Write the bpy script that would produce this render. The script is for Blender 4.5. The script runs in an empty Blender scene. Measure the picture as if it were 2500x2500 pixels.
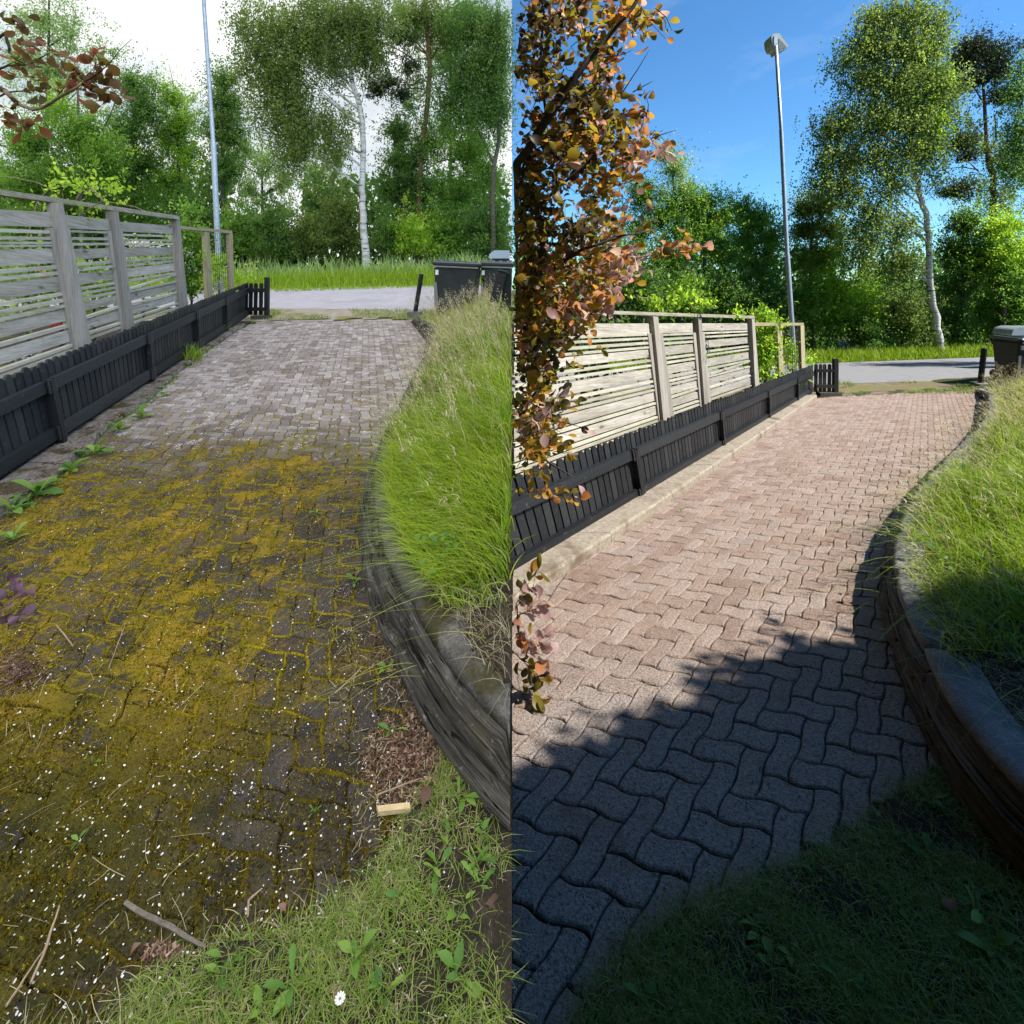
import bpy, math, random
import numpy as np
from mathutils import Vector as V, Matrix, Euler

random.seed(7)
rng = np.random.default_rng(7)
C = bpy.data.collections
SC = bpy.context.scene
R = math.radians

# ---------------------------------------------------------------- camera, sky, sun, exposure
F, XC, YC, CZ = 1220.0, 1250.0, 683.0, 1.82       # photo pixels (2500 wide); eye height
cam_d = bpy.data.cameras.new('camera')
cam = bpy.data.objects.new('camera', cam_d)
SC.collection.objects.link(cam)
cam.location = (0, 0, CZ)
cam.rotation_euler = (R(90), 0, 0)
cam_d.sensor_fit = 'HORIZONTAL'
cam_d.sensor_width = 36
cam_d.lens = 36 * F / 2500
cam_d.shift_y = -(1250 - YC) / 2500
cam_d.clip_end = 3000
cam_d.clip_start = 0.05
SC.camera = cam

SUN_EL, SUN_AZ = 49.0, 110.0            # azimuth clockwise from +Y (straight ahead): the sun stands to the right
world = bpy.data.worlds.new('World')
SC.world = world
world.use_nodes = True
wn = world.node_tree.nodes
wl = world.node_tree.links
bg = wn['Background']
sky = wn.new('ShaderNodeTexSky')
sky.sky_type = 'NISHITA'
sky.sun_disc = False
sky.sun_elevation = R(SUN_EL)
sky.sun_rotation = R(SUN_AZ)
sky.air_density = 1.0
sky.dust_density = 0.0
sky.ozone_density = 6.0
tint = wn.new('ShaderNodeMix')
tint.data_type = 'RGBA'
tint.blend_type = 'MULTIPLY'
tint.inputs[0].default_value = 1
tint.inputs[7].default_value = (.6, .94, 1.08, 1)        # the deep blue of a very clear day
wl.new(sky.outputs[0], tint.inputs[6])
wtc = wn.new('ShaderNodeTexCoord')
wmap = wn.new('ShaderNodeMapping')
wmap.inputs[3].default_value = (2.2, 2.2, 6)
wno = wn.new('ShaderNodeTexNoise')
wno.inputs['Scale'].default_value = 2.3
wno.inputs['Detail'].default_value = 6
wno.inputs['Roughness'].default_value = .62
wra = wn.new('ShaderNodeMapRange')
wra.inputs[1].default_value = .56
wra.inputs[2].default_value = .78
wra.inputs[4].default_value = .14
wmx = wn.new('ShaderNodeMix')
wmx.data_type = 'RGBA'
wmx.inputs[7].default_value = (5.2, 5.6, 6.0, 1)          # thin white wisps
wl.new(wtc.outputs['Generated'], wmap.inputs[0])
wl.new(wmap.outputs[0], wno.inputs['Vector'])
wl.new(wno.outputs[0], wra.inputs[0])
wl.new(wra.outputs[0], wmx.inputs[0])
wl.new(tint.outputs[2], wmx.inputs[6])
wl.new(wmx.outputs[2], bg.inputs[0])
bg.inputs[1].default_value = 0.1

left_c = C.new('overcast_place')
right_c = C.new('sunny_place')
SC.collection.children.link(left_c)
SC.collection.children.link(right_c)


def sun(name, strength, angle, color, direction, coll):
    d = bpy.data.lights.new(name, 'SUN')
    d.energy = strength
    d.angle = R(angle)
    d.color = color
    o = bpy.data.objects.new(name, d)
    SC.collection.objects.link(o)
    o.rotation_euler = V(direction).to_track_quat('Z', 'Y').to_euler()
    o.location = V(direction) * 20
    o.light_linking.receiver_collection = coll     # each weather falls on its own plot
    o.light_linking.blocker_collection = coll
    return o


az, el = R(SUN_AZ), R(SUN_EL)
SUN_DIR = V((math.sin(az) * math.cos(el), math.cos(az) * math.cos(el), math.sin(el)))
sun('sun', 5.0, 0.5, (1.0, 0.95, 0.86), SUN_DIR, right_c)
sun('overcast_sun', 3.4, 120, (1.0, 0.98, 0.94), (-0.12, -0.25, 1.0), left_c)

SC.view_settings.view_transform = 'Standard'
SC.view_settings.look = 'None'
SC.view_settings.gamma = 1
SC.view_settings.use_curve_mapping = False
SC.view_settings.exposure = 0.9
SC.cycles.use_denoising = True
SC.cycles.max_bounces = 6
SC.cycles.transparent_max_bounces = 6
SC.cycles.caustics_reflective = False
SC.cycles.caustics_refractive = False


# ---------------------------------------------------------------- photo pixels <-> the place
class Side:
    def __init__(s, h, hx, hy, sx, coll, nadir):
        s.h, s.sx, s.coll, s.nadir = h, sx, coll, nadir
        s.sy = (YC - hy - sx * (hx - XC)) / F

    def z(s, x, y):                     # height of the drive's plane
        return CZ - s.h + s.sy * y + s.sx * x

    def g(s, px, py):                   # pixel -> point on the drive's plane
        y = s.h * F / (py - (YC - s.sy * F - s.sx * (px - XC)))
        x = (px - XC) / F * y
        return V((x, y, s.z(x, y)))


L = Side(1.82, 893, 580, 0.03, left_c, (570, 3029))
RT = Side(1.70, 2262, 787, 0.03, right_c, (1974, 3725))


def at(px, py, y):
    return V(((px - XC) / F * y, y, CZ + (YC - py) / F * y))


def pix(p):
    return (XC + F * p[0] / p[1], YC - F * (p[2] - CZ) / p[1])


def isect(p, q, a, b):
    x1, y1, x2, y2 = *p, *q
    x3, y3, x4, y4 = *a, *b
    d = (x1 - x2) * (y3 - y4) - (y1 - y2) * (x3 - x4)
    t = ((x1 - x3) * (y3 - y4) - (y1 - y3) * (x3 - x4)) / d
    return (x1 + t * (x2 - x1), y1 + t * (y2 - y1))


# ---------------------------------------------------------------- node helpers
class NB:
    def __init__(s, name):
        s.m = bpy.data.materials.new(name)
        s.m.use_nodes = True
        s.nt = s.m.node_tree
        s.b = s.nt.nodes['Principled BSDF']
        s.out = s.nt.nodes['Material Output']

    def n(s, t, ins=None, **kw):
        nd = s.nt.nodes.new(t)
        for k, v in kw.items():
            setattr(nd, k, v)
        for k, v in (ins or {}).items():
            s.put(nd.inputs[k], v)
        return nd

    def put(s, sock, v):
        if isinstance(v, bpy.types.NodeSocket):
            s.nt.links.new(v, sock)
        elif v is not None:
            if isinstance(v, (tuple, list)) and len(v) == 3 and sock.type == 'RGBA':
                v = (*v, 1)
            sock.default_value = v

    def pos(s):
        return s.n('ShaderNodeNewGeometry').outputs['Position']

    def uv(s):
        return s.n('ShaderNodeTexCoord').outputs['UV']

    def xyz(s, v):
        return s.n('ShaderNodeSeparateXYZ', {0: v}).outputs

    def scale(s, v, k):
        return s.n('ShaderNodeMapping', {0: v, 3: k}).outputs[0]

    def math(s, op, a, b=0.0, clamp=False):
        return s.n('ShaderNodeMath', {0: a, 1: b}, operation=op, use_clamp=clamp).outputs[0]

    def noise(s, v, sc, det=3.0, rough=0.55, dist=0.0):
        return s.n('ShaderNodeTexNoise', {'Vector': v, 'Scale': sc, 'Detail': det, 'Roughness': rough, 'Distortion': dist}).outputs[0]

    def vor(s, v, sc, out='Distance', rnd=1.0):
        return s.n('ShaderNodeTexVoronoi', {'Vector': v, 'Scale': sc, 'Randomness': rnd}).outputs[out]

    def mr(s, v, a, b, c=0.0, d=1.0, smooth=True):
        return s.n('ShaderNodeMapRange', {0: v, 1: a, 2: b, 3: c, 4: d}, interpolation_type='SMOOTHSTEP' if smooth else 'LINEAR').outputs[0]

    def mix(s, f, a, b, blend='MIX'):
        nd = s.n('ShaderNodeMix', data_type='RGBA', blend_type=blend)
        s.put(nd.inputs[0], f)
        s.put(nd.inputs[6], a)
        s.put(nd.inputs[7], b)
        return nd.outputs[2]

    def ramp(s, f, stops):
        nd = s.n('ShaderNodeValToRGB', {0: f})
        cr = nd.color_ramp
        while len(cr.elements) < len(stops):
            cr.elements.new(0.5)
        for e, (p, c) in zip(cr.elements, stops):
            e.position = p
            e.color = (*c, 1)
        return nd.outputs[0]

    def val(s):                          # random value of a piece: object colour (single pieces) + mesh attribute (joined ones)
        a = s.n('ShaderNodeAttribute', attribute_name='rnd').outputs['Fac']
        c = s.n('ShaderNodeObjectInfo').outputs['Color']
        r = s.n('ShaderNodeSeparateColor', {0: c}).outputs[0]
        return s.math('FRACT', s.math('ADD', a, r))

    def bump(s, h, dist, strength=1.0):
        s.put(s.b.inputs['Normal'], s.n('ShaderNodeBump', {'Height': h, 'Distance': dist, 'Strength': strength}).outputs[0])

    def set(s, col=None, rough=None, spec=None, metal=None):
        s.put(s.b.inputs['Base Color'], col)
        s.put(s.b.inputs['Roughness'], rough)
        s.put(s.b.inputs['Specular IOR Level'], spec)
        s.put(s.b.inputs['Metallic'], metal)
        return s


def leafy(name, stops, trans=0.4, rough=0.5, tcol=1.5, spec=0.3, vein=0.0):
    b = NB(name)
    v = b.val()
    col = b.ramp(v, stops)
    if vein:
        p = b.noise(b.pos(), 40, 2)
        col = b.mix(b.mr(p, .35, .7, 0, vein), col, (0.02, 0.012, 0.01))
    b.set(col, rough, spec)
    tc = b.mix(1.0, col, (tcol, tcol, tcol * .75), 'MULTIPLY')
    tr = b.n('ShaderNodeBsdfTranslucent', {0: tc}).outputs[0]
    mx = b.n('ShaderNodeMixShader', {0: trans, 1: b.b.outputs[0], 2: tr}).outputs[0]
    b.nt.links.new(mx, b.out.inputs[0])
    return b.m


MAT = {}


def build_materials():
    # weathered grey boards: grain runs along u
    def wood(name, c1, c2, c3, moss=0.0):
        b = NB(name)
        uv = b.uv()
        v = b.val()
        off = b.n('ShaderNodeCombineXYZ', {0: b.math('MULTIPLY', v, 37.0), 1: b.math('MULTIPLY', v, 91.0)}).outputs[0]
        p = b.n('ShaderNodeVectorMath', {0: uv, 1: off}, operation='ADD').outputs[0]
        g = b.noise(b.scale(p, (3, 70, 1)), 1.0, 5, .65, .6)
        g2 = b.noise(b.scale(p, (1.2, 9, 1)), 1.0, 3, .5, .4)
        knot = b.mr(b.vor(b.scale(p, (2.2, 7, 1)), 1.0), .06, .16, 1, 0)
        col = b.ramp(b.math('ADD', b.math('MULTIPLY', g, .65), b.math('MULTIPLY', g2, .4)), [(.32, c1), (.5, c2), (.72, c3)])
        col = b.mix(b.math('MULTIPLY', knot, .7), col, (.05, .04, .035))
        col = b.mix(1.0, col, b.ramp(v, [(0, (.78, .77, .74)), (1, (1.12, 1.1, 1.06))]), 'MULTIPLY')
        if moss:
            mm = b.mr(b.noise(b.pos(), 9, 4), .5, .66, 0, moss)
            col = b.mix(mm, col, (.2, .2, .07))
        b.set(col, .85, .2)
        b.bump(g, .004, .8)
        return b.m
    MAT['wood'] = wood('weathered_wood', (.16, .142, .122), (.34, .313, .275), (.51, .475, .43), .25)
    MAT['wood_post'] = wood('weathered_post_wood', (.17, .15, .13), (.3, .275, .245), (.42, .385, .34), .1)
    MAT['wood_lichen'] = wood('lichen_wood', (.14, .13, .1), (.28, .26, .2), (.5, .48, .42), .6)
    MAT['wood_slat'] = wood('pale_slat_wood', (.22, .21, .165), (.37, .355, .29), (.5, .48, .41), .2)
    MAT['wood_tan'] = wood('tan_wood', (.2, .16, .09), (.36, .3, .19), (.45, .39, .26), .15)
    def sleeper(name, c1, c2, c3, moss):
        b = NB(name)
        uv, p, v = b.uv(), b.pos(), b.val()
        off = b.n('ShaderNodeCombineXYZ', {0: b.math('MULTIPLY', v, 37.0), 1: b.math('MULTIPLY', v, 91.0)}).outputs[0]
        q = b.n('ShaderNodeVectorMath', {0: uv, 1: off}, operation='ADD').outputs[0]
        g = b.noise(b.scale(q, (5, 130, 1)), 1.0, 6, .7, .3)
        lump = b.noise(b.scale(q, (2.5, 14, 1)), 1.0, 4, .6, .5)
        crack = b.mr(b.math('ABSOLUTE', b.math('SUBTRACT', b.noise(b.scale(q, (1.6, 30, 1)), 1.0, 3, .5, .6), .5)), .0, .03, 1, 0)
        crack = b.math('MULTIPLY', crack, b.mr(b.noise(b.scale(q, (3, 9, 1)), 1.0, 2), .42, .58))
        col = b.ramp(b.math('ADD', b.math('MULTIPLY', g, .55), b.math('MULTIPLY', lump, .5)), [(.36, c1), (.52, c2), (.68, c3)])
        col = b.mix(b.mr(b.noise(p, 26, 5, .7), .58, .7, 0, .7), col, (.3, .29, .27))
        col = b.mix(b.mr(b.noise(p, 7, 4), .55, .7, 0, moss), col, (.06, .05, .02))
        col = b.mix(crack, col, (.006, .005, .004))
        b.set(col, .92, .15)
        b.bump(b.math('SUBTRACT', b.math('ADD', g, b.math('MULTIPLY', lump, 1.5)), b.math('MULTIPLY', crack, 2.0)), .012, 1)
        return b.m
    MAT['sleeper'] = sleeper('split_old_sleeper', (.018, .016, .014), (.065, .058, .05), (.18, .165, .145), .5)
    MAT['sleeper_brown'] = sleeper('split_brown_sleeper', (.04, .035, .03), (.12, .104, .088), (.24, .215, .19), .3)

    b = NB('black_paint')
    g = b.noise(b.scale(b.uv(), (4, 60, 1)), 1, 4)
    d = b.noise(b.pos(), 30, 5, .7)
    v = b.val()
    col = b.mix(b.mr(d, .58, .74, 0, .6), b.ramp(v, [(0, (.004, .0045, .0055)), (.7, (.011, .012, .0135)), (1, (.02, .021, .022))]), (.13, .125, .11))
    b.set(col, .52, .4)
    b.bump(g, .0025, .6)
    MAT['black'] = b.m

    b = NB('dark_metal')
    b.set((.012, .012, .014), .35, .5)
    MAT['bracket'] = b.m

    # pavers: mossy left drive
    b = NB('mossy_paver')
    p = b.pos()
    y = b.xyz(p)[1]
    x = b.xyz(p)[0]
    v = b.val()
    big = b.noise(p, 1.3, 3)
    dirty = b.mr(b.math('ADD', y, b.math('MULTIPLY', b.math('SUBTRACT', big, .5), 3.0)), 3.5, 5.9, 1, 0)
    clean = b.ramp(v, [(0, (.17, .14, .125)), (.5, (.25, .215, .195)), (1, (.33, .295, .275))])
    dark = b.ramp(v, [(0, (.026, .022, .019)), (1, (.06, .052, .048))])
    col = b.mix(dirty, clean, dark)
    fine = b.noise(p, 170, 3, .7)
    col = b.mix(1, col, b.ramp(fine, [(.3, (.55, .55, .55)), (.7, (1.4, 1.38, 1.36))]), 'MULTIPLY')
    spk = b.mr(b.vor(p, 95), .12, .2, 1, 0)
    col = b.mix(b.math('MULTIPLY', spk, b.mr(b.noise(p, 30, 2), .45, .6, 0, .8)), col, (.36, .33, .29))
    col = b.mix(b.mr(b.noise(p, 2.6, 5, .65), .5, .68, 0, .6), col, (.13, .09, .055))
    lich = b.math('MULTIPLY', b.mr(b.noise(p, 7, 5, .7), .54, .62), b.mr(b.noise(p, 60, 3), .45, .58, 0, .75))
    lich = b.math('MULTIPLY', lich, b.mr(y, 3.8, 4.6))
    col = b.mix(lich, col, (.56, .55, .53))
    zone = b.math('MULTIPLY', b.mr(b.math('ADD', y, b.math('MULTIPLY', b.math('SUBTRACT', big, .5), 4.0)), 3.7, 6.0, 1, 0),
                  b.mr(b.math('ADD', x, b.math('MULTIPLY', y, .16)), .15, -1.15, .12, 1))
    edge = b.mr(b.math('ADD', x, b.math('MULTIPLY', y, .36)), .2, -1.6, .1, .5)
    mn = b.math('ADD', b.math('MULTIPLY', b.noise(p, 4.5, 5, .65), .8), b.math('MULTIPLY', b.noise(p, 40, 4, .7), .55))
    mn = b.math('ADD', mn, b.mr(y, 2.7, 1.5, 0, .1))
    moss = b.math('MULTIPLY', b.mr(b.math('ADD', mn, b.math('MULTIPLY', zone, .23)), .83, .96), b.math('MAXIMUM', zone, edge))
    mcol = b.mix(b.mr(y, 2.3, 1.5), b.ramp(b.noise(p, 5, 3), [(.3, (.08, .067, .004)), (.5, (.19, .135, .006)), (.7, (.26, .155, .012))]),
                 b.ramp(b.noise(p, 8, 3), [(.35, (.022, .022, .003)), (.65, (.07, .058, .005))]))
    mcol = b.mix(1, mcol, b.ramp(b.noise(p, 220, 2), [(.3, (.5, .5, .5)), (.7, (1.35, 1.35, 1.35))]), 'MULTIPLY')
    col = b.mix(moss, col, mcol)
    b.set(col, .9, .2)
    b.bump(b.math('ADD', b.math('MULTIPLY', fine, .5), b.math('MULTIPLY', moss, .8)), .006, 1)
    MAT['paver_left'] = b.m

    b = NB('moss')
    p = b.pos()
    y = b.xyz(p)[1]
    c = b.mix(b.mr(y, 2.2, 1.5), b.ramp(b.noise(p, 6, 3), [(.3, (.12, .105, .005)), (.55, (.25, .2, .008)), (.75, (.29, .19, .012))]),
              b.ramp(b.noise(p, 9, 3), [(.3, (.035, .028, .003)), (.7, (.11, .078, .006))]))
    c = b.mix(b.mr(y, 5.0, 7.0), c, (.14, .095, .04))
    c = b.mix(1, c, b.ramp(b.noise(p, 240, 2), [(.3, (.55, .55, .55)), (.7, (1.3, 1.3, 1.3))]), 'MULTIPLY')
    b.set(c, .95, .1)
    b.bump(b.noise(p, 180, 3), .006, 1)
    MAT['moss'] = b.m

    b = NB('washed_paver')
    p = b.pos()
    v = b.val()
    col = b.ramp(v, [(0, (.28, .205, .168)), (.3, (.33, .248, .203)), (.6, (.355, .275, .23)), (.85, (.38, .305, .262)), (1, (.315, .255, .225))])
    y = b.xyz(p)[1]
    col = b.mix(b.mr(y, 2.9, 1.9), col, (.33, .285, .26))
    agg = b.noise(p, 95, 4, .8)
    col = b.mix(1, col, b.ramp(agg, [(.3, (.3, .28, .26)), (.45, (.85, .83, .81)), (.66, (1.5, 1.47, 1.44))]), 'MULTIPLY')
    pit = b.mr(b.vor(p, 80), .12, .24, 1, 0)
    pm = b.mr(b.noise(p, 45, 2), .45, .6)
    col = b.mix(b.math('MULTIPLY', b.math('MULTIPLY', pit, pm), .8), col, (.07, .055, .05))
    stone = b.mr(b.vor(b.n('ShaderNodeVectorMath', {0: p, 1: (3.1, 1.7, .3)}, operation='ADD').outputs[0], 60), .1, .16, 1, 0)
    col = b.mix(b.math('MULTIPLY', stone, .45), col, (.45, .4, .36))
    st = b.mr(b.noise(p, 3.2, 6, .7), .5, .7, 0, .55)
    col = b.mix(st, col, (.2, .12, .075))
    b.set(col, .85, .25)
    b.bump(b.math('SUBTRACT', agg, b.math('MULTIPLY', pit, .5)), .014, 1)
    MAT['paver_right'] = b.m

    def flat(name, stops, sc, sc2, rough=.95, bump=.01, patch=None):
        b = NB(name)
        p = b.pos()
        a = b.noise(p, sc, 5, .65)
        f = b.noise(p, sc2, 3, .7)
        col = b.ramp(b.math('ADD', b.math('MULTIPLY', a, .6), b.math('MULTIPLY', f, .4)), stops)
        if patch:
            pc, ps, lo, hi = patch
            col = b.mix(b.mr(b.noise(p, ps, 4, .6), lo, hi), col, pc)
        b.set(col, rough, .2)
        b.bump(f, bump, 1)
        return b.m
    MAT['bed_left'] = flat('mossy_joint_soil', [(.3, (.03, .022, .014)), (.7, (.09, .06, .03))], 9, 150)
    MAT['bed_right'] = flat('joint_sand', [(.3, (.04, .03, .024)), (.7, (.13, .095, .075))], 9, 150)
    MAT['soil'] = flat('soil', [(.3, (.02, .016, .011)), (.5, (.05, .038, .025)), (.7, (.12, .095, .065))], 22, 190, bump=.025)
    MAT['turf'] = flat('turf_ground', [(.3, (.03, .035, .01)), (.5, (.055, .07, .015)), (.7, (.1, .1, .035))], 6, 60, bump=.02)
    MAT['asphalt_left'] = flat('pale_asphalt', [(.3, (.3, .28, .29)), (.5, (.36, .335, .345)), (.7, (.43, .4, .41))], 3, 90, .9, .004, ((.31, .29, .29), .5, .5, .62))
    MAT['asphalt_right'] = flat('sunlit_asphalt', [(.3, (.2, .195, .2)), (.5, (.24, .235, .24)), (.7, (.29, .285, .29))], 3, 90, .9, .004)
    MAT['verge_left'] = flat('gravel_verge', [(.3, (.2, .165, .12)), (.5, (.31, .26, .2)), (.7, (.42, .36, .29))], 5, 120, .95, .012, ((.2, .19, .05), 1.1, .5, .6))
    MAT['verge_right'] = flat('dry_verge', [(.3, (.1, .075, .05)), (.5, (.19, .15, .1)), (.7, (.28, .24, .17))], 5, 120, .95, .012, ((.18, .17, .05), 1.1, .5, .62))
    MAT['kerb_left'] = flat('dirty_concrete', [(.3, (.055, .047, .038)), (.5, (.16, .14, .12)), (.7, (.31, .28, .25))], 16, 80, .95, .02, ((.06, .045, .02), 5, .5, .64))
    MAT['kerb_right'] = flat('washed_concrete', [(.32, (.19, .155, .115)), (.5, (.33, .28, .215)), (.68, (.5, .44, .36))], 30, 140, .9, .01, ((.17, .125, .085), 3, .52, .7))
    MAT['stone'] = flat('grey_cap_stone', [(.3, (.1, .1, .105)), (.5, (.19, .185, .19)), (.7, (.34, .33, .33))], 9, 110, .9, .008)
    MAT['stone_left'] = flat('dark_cap_stone', [(.3, (.04, .036, .032)), (.5, (.1, .093, .085)), (.72, (.24, .23, .215))], 9, 110, .9, .01, ((.05, .045, .02), 4, .5, .62))
    MAT['slab'] = flat('mossy_slab', [(.3, (.04, .042, .03)), (.7, (.12, .115, .09))], 9, 80, .95, .008)
    MAT['litter'] = flat('bark_litter', [(.3, (.05, .03, .02)), (.5, (.14, .085, .06)), (.7, (.26, .18, .13))], 25, 160, .95, .03)

    b = NB('galvanised_steel')
    p = b.pos()
    b.set(b.ramp(b.noise(p, 12, 4), [(.3, (.32, .36, .4)), (.7, (.45, .5, .55))]), .5, .5, .55)
    MAT['steel'] = b.m
    b = NB('lamp_housing')
    b.set((.45, .5, .47), .45, .4)
    MAT['lamp'] = b.m
    b = NB('lamp_lens')
    b.set((.25, .27, .26), .2, .5)
    MAT['lens'] = b.m
    b = NB('bin_plastic')
    p = b.pos()
    b.set(b.ramp(b.noise(p, 6, 4), [(.3, (.008, .011, .012)), (.7, (.02, .025, .026))]), .42, .5)
    b.bump(b.noise(p, 60, 3), .003, .6)
    MAT['bin'] = b.m
    b = NB('lid_plastic')
    b.set((.03, .038, .042), .28, .5)
    MAT['lid'] = b.m
    b = NB('worn_plastic')
    b.set((.2, .19, .18), .6, .3)
    MAT['worn'] = b.m
    b = NB('rubber')
    b.set((.01, .01, .01), .8, .2)
    MAT['rubber'] = b.m
    b = NB('white_label')
    b.set((.75, .75, .74), .6, .3)
    MAT['white'] = b.m
    b = NB('silver_paint')
    b.set((.42, .47, .53), .3, .5, .5)
    MAT['silver'] = b.m
    b = NB('wire')
    b.set((.03, .035, .03), .5, .4)
    MAT['wire'] = b.m

    # bark
    b = NB('birch_bark')
    p = b.pos()
    bands = b.noise(b.scale(p, (1.2, 1.2, 9)), 1.0, 4, .6, .3)
    col = b.ramp(bands, [(.36, (.05, .045, .04)), (.46, (.5, .48, .45)), (.7, (.68, .66, .63))])
    z = b.xyz(p)[2]
    col = b.mix(b.mr(b.noise(p, 3, 3), .5, .7, 0, .6), col, (.3, .29, .25))
    b.set(col, .8, .2)
    MAT['birch_bark'] = b.m
    MAT['bark'] = flat('grey_bark', [(.3, (.05, .042, .035)), (.7, (.16, .14, .115))], 8, 60, .95, .02)
    MAT['pine_bark'] = flat('pine_bark', [(.3, (.09, .05, .03)), (.5, (.2, .11, .065)), (.7, (.3, .17, .1))], 5, 40, .95, .03)
    MAT['twig'] = flat('dark_twig', [(.3, (.03, .02, .016)), (.7, (.09, .06, .045))], 20, 90, .8, .003)
    MAT['pale_twig'] = flat('pale_twig', [(.3, (.22, .15, .09)), (.7, (.42, .31, .21))], 20, 120, .85, .003)
    MAT['grey_twig'] = flat('grey_twig', [(.3, (.09, .07, .055)), (.6, (.2, .17, .14)), (.75, (.34, .3, .25))], 30, 160, .9, .004)
    MAT['chip'] = flat('pale_wood_chip', [(.3, (.4, .29, .14)), (.7, (.62, .5, .3))], 20, 90, .8, .003)

    # leaves and grass
    MAT['leaf_dark'] = leafy('dark_green_leaf', [(0, (0.052, 0.108, 0.024)), (.5, (0.095, 0.187, 0.041)), (1, (0.175, 0.287, 0.062))], .58, .5, 1.8)
    MAT['leaf_mid'] = leafy('green_leaf', [(0, (0.073, 0.151, 0.028)), (.5, (0.146, 0.273, 0.041)), (1, (0.262, 0.402, 0.068))], .58, .5, 1.8)
    MAT['leaf_pale'] = leafy('pale_green_leaf', [(0, (0.146, 0.216, 0.083)), (.5, (0.248, 0.345, 0.123)), (1, (0.408, 0.517, 0.234))], .58, .5, 1.8)
    MAT['leaf_lime'] = leafy('lime_leaf', [(0, (0.131, 0.245, 0.022)), (.5, (0.262, 0.402, 0.036)), (1, (0.451, 0.575, 0.083))], .58, .5, 1.8)
    MAT['leaf_birch'] = leafy('birch_leaf', [(0, (0.073, 0.115, 0.030)), (.5, (0.146, 0.208, 0.050)), (1, (0.262, 0.331, 0.089))], .58, .5, 1.8)
    MAT['needle'] = leafy('pine_needle', [(0, (.025, .045, .02)), (.6, (.05, .08, .035)), (1, (.1, .12, .055))], .15)
    MAT['leaf_weed'] = leafy('weed_leaf', [(0, (.06, .14, .025)), (.5, (.1, .21, .03)), (1, (.2, .3, .05))], .35)
    MAT['leaf_smoke'] = leafy('smoke_bush_leaf', [(0, (.045, .024, .026)), (.22, (.07, .06, .018)), (.42, (.2, .17, .022)), (.58, (.36, .2, .03)),
                                                  (.74, (.42, .16, .05)), (.85, (.33, .19, .19)), (1, (.44, .3, .3))], .55, .45, 1.7, .35)
    MAT['leaf_purple'] = leafy('purple_leaf', [(0, (.05, .035, .045)), (.5, (.14, .07, .1)), (1, (.25, .13, .17))], .2, .5, 1.2)
    MAT['leaf_russet'] = leafy('russet_leaf', [(0, (.085, .06, .018)), (.35, (.15, .085, .03)), (.6, (.18, .08, .04)), (.75, (.3, .07, .05)), (1, (.15, .11, .022))], .4, .5, 1.5)
    MAT['grass'] = leafy('fresh_grass', [(0, (.09, .165, .012)), (.4, (.21, .33, .016)), (.8, (.35, .46, .03)), (.9, (.45, .46, .13)), (1, (.52, .47, .26))], .4, .5, 1.3)
    MAT['lawn'] = leafy('lawn_blade', [(0, (.085, .145, .022)), (.55, (.2, .28, .035)), (.75, (.2, .24, .06)), (.85, (.36, .3, .17)), (1, (.45, .38, .24))], .3)
    MAT['straw'] = leafy('straw_blade', [(0, (.16, .11, .06)), (.5, (.42, .35, .2)), (1, (.58, .52, .36))], .3, .6, 1.1)
    MAT['mossblade'] = leafy('moss_tuft', [(0, (.06, .045, .004)), (.5, (.17, .13, .007)), (1, (.3, .24, .02))], .2, .8, 1.2, .1)
    MAT['mossdark'] = leafy('dark_moss_tuft', [(0, (.018, .016, .003)), (.5, (.05, .038, .004)), (1, (.11, .08, .008))], .2, .8, 1.2, .1)
    MAT['petal'] = leafy('white_petal', [(0, (.38, .32, .25)), (.22, (.68, .65, .6)), (1, (.85, .84, .82))], .2, .6, 1.0)
    MAT['violet'] = leafy('violet_blossom', [(0, (.25, .2, .5)), (.5, (.4, .33, .6)), (1, (.7, .66, .8))], .3)
    MAT['red'] = leafy('red_blossom', [(0, (.5, .03, .04)), (1, (.7, .1, .12))], .3)
    MAT['deadleaf'] = leafy('dead_leaf', [(0, (.03, .018, .012)), (.4, (.1, .055, .035)), (.8, (.22, .125, .085)), (1, (.38, .27, .19))], .15, .7)


build_materials()


# ---------------------------------------------------------------- mesh helpers
def mesh_from(name, verts, faces, mats, rnd=None, uvs=None, smooth=False):
    me = bpy.data.meshes.new(name)
    me.from_pydata([tuple(v) for v in verts], [], faces)
    for m in (mats if isinstance(mats, (list, tuple)) else [mats]):
        me.materials.append(MAT[m])
    if rnd is not None:
        a = me.attributes.new('rnd', 'FLOAT', 'POINT')
        a.data.foreach_set('value', np.asarray(rnd, np.float32))
    if uvs is not None:
        ul = me.uv_layers.new(name='UVMap')
        ul.data.foreach_set('uv', np.asarray(uvs, np.float32).ravel())
    if smooth:
        me.polygons.foreach_set('use_smooth', [True] * len(me.polygons))
    me.update()
    return me


def mesh_np(name, verts, faces, mat, rnd=None, smooth=False):
    """verts (n,3); faces: (m,k) index array with one k"""
    me = bpy.data.meshes.new(name)
    n, (m, k) = len(verts), faces.shape
    me.vertices.add(n)
    me.vertices.foreach_set('co', np.ascontiguousarray(verts, np.float32).ravel())
    me.loops.add(m * k)
    me.loops.foreach_set('vertex_index', np.ascontiguousarray(faces, np.int32).ravel())
    me.polygons.add(m)
    me.polygons.foreach_set('loop_start', np.arange(0, m * k, k, dtype=np.int32))
    if smooth:
        me.polygons.foreach_set('use_smooth', np.ones(m, bool))
    me.materials.append(MAT[mat])
    if rnd is not None:
        a = me.attributes.new('rnd', 'FLOAT', 'POINT')
        a.data.foreach_set('value', np.ascontiguousarray(rnd, np.float32))
    me.update(calc_edges=True)
    return me


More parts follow.
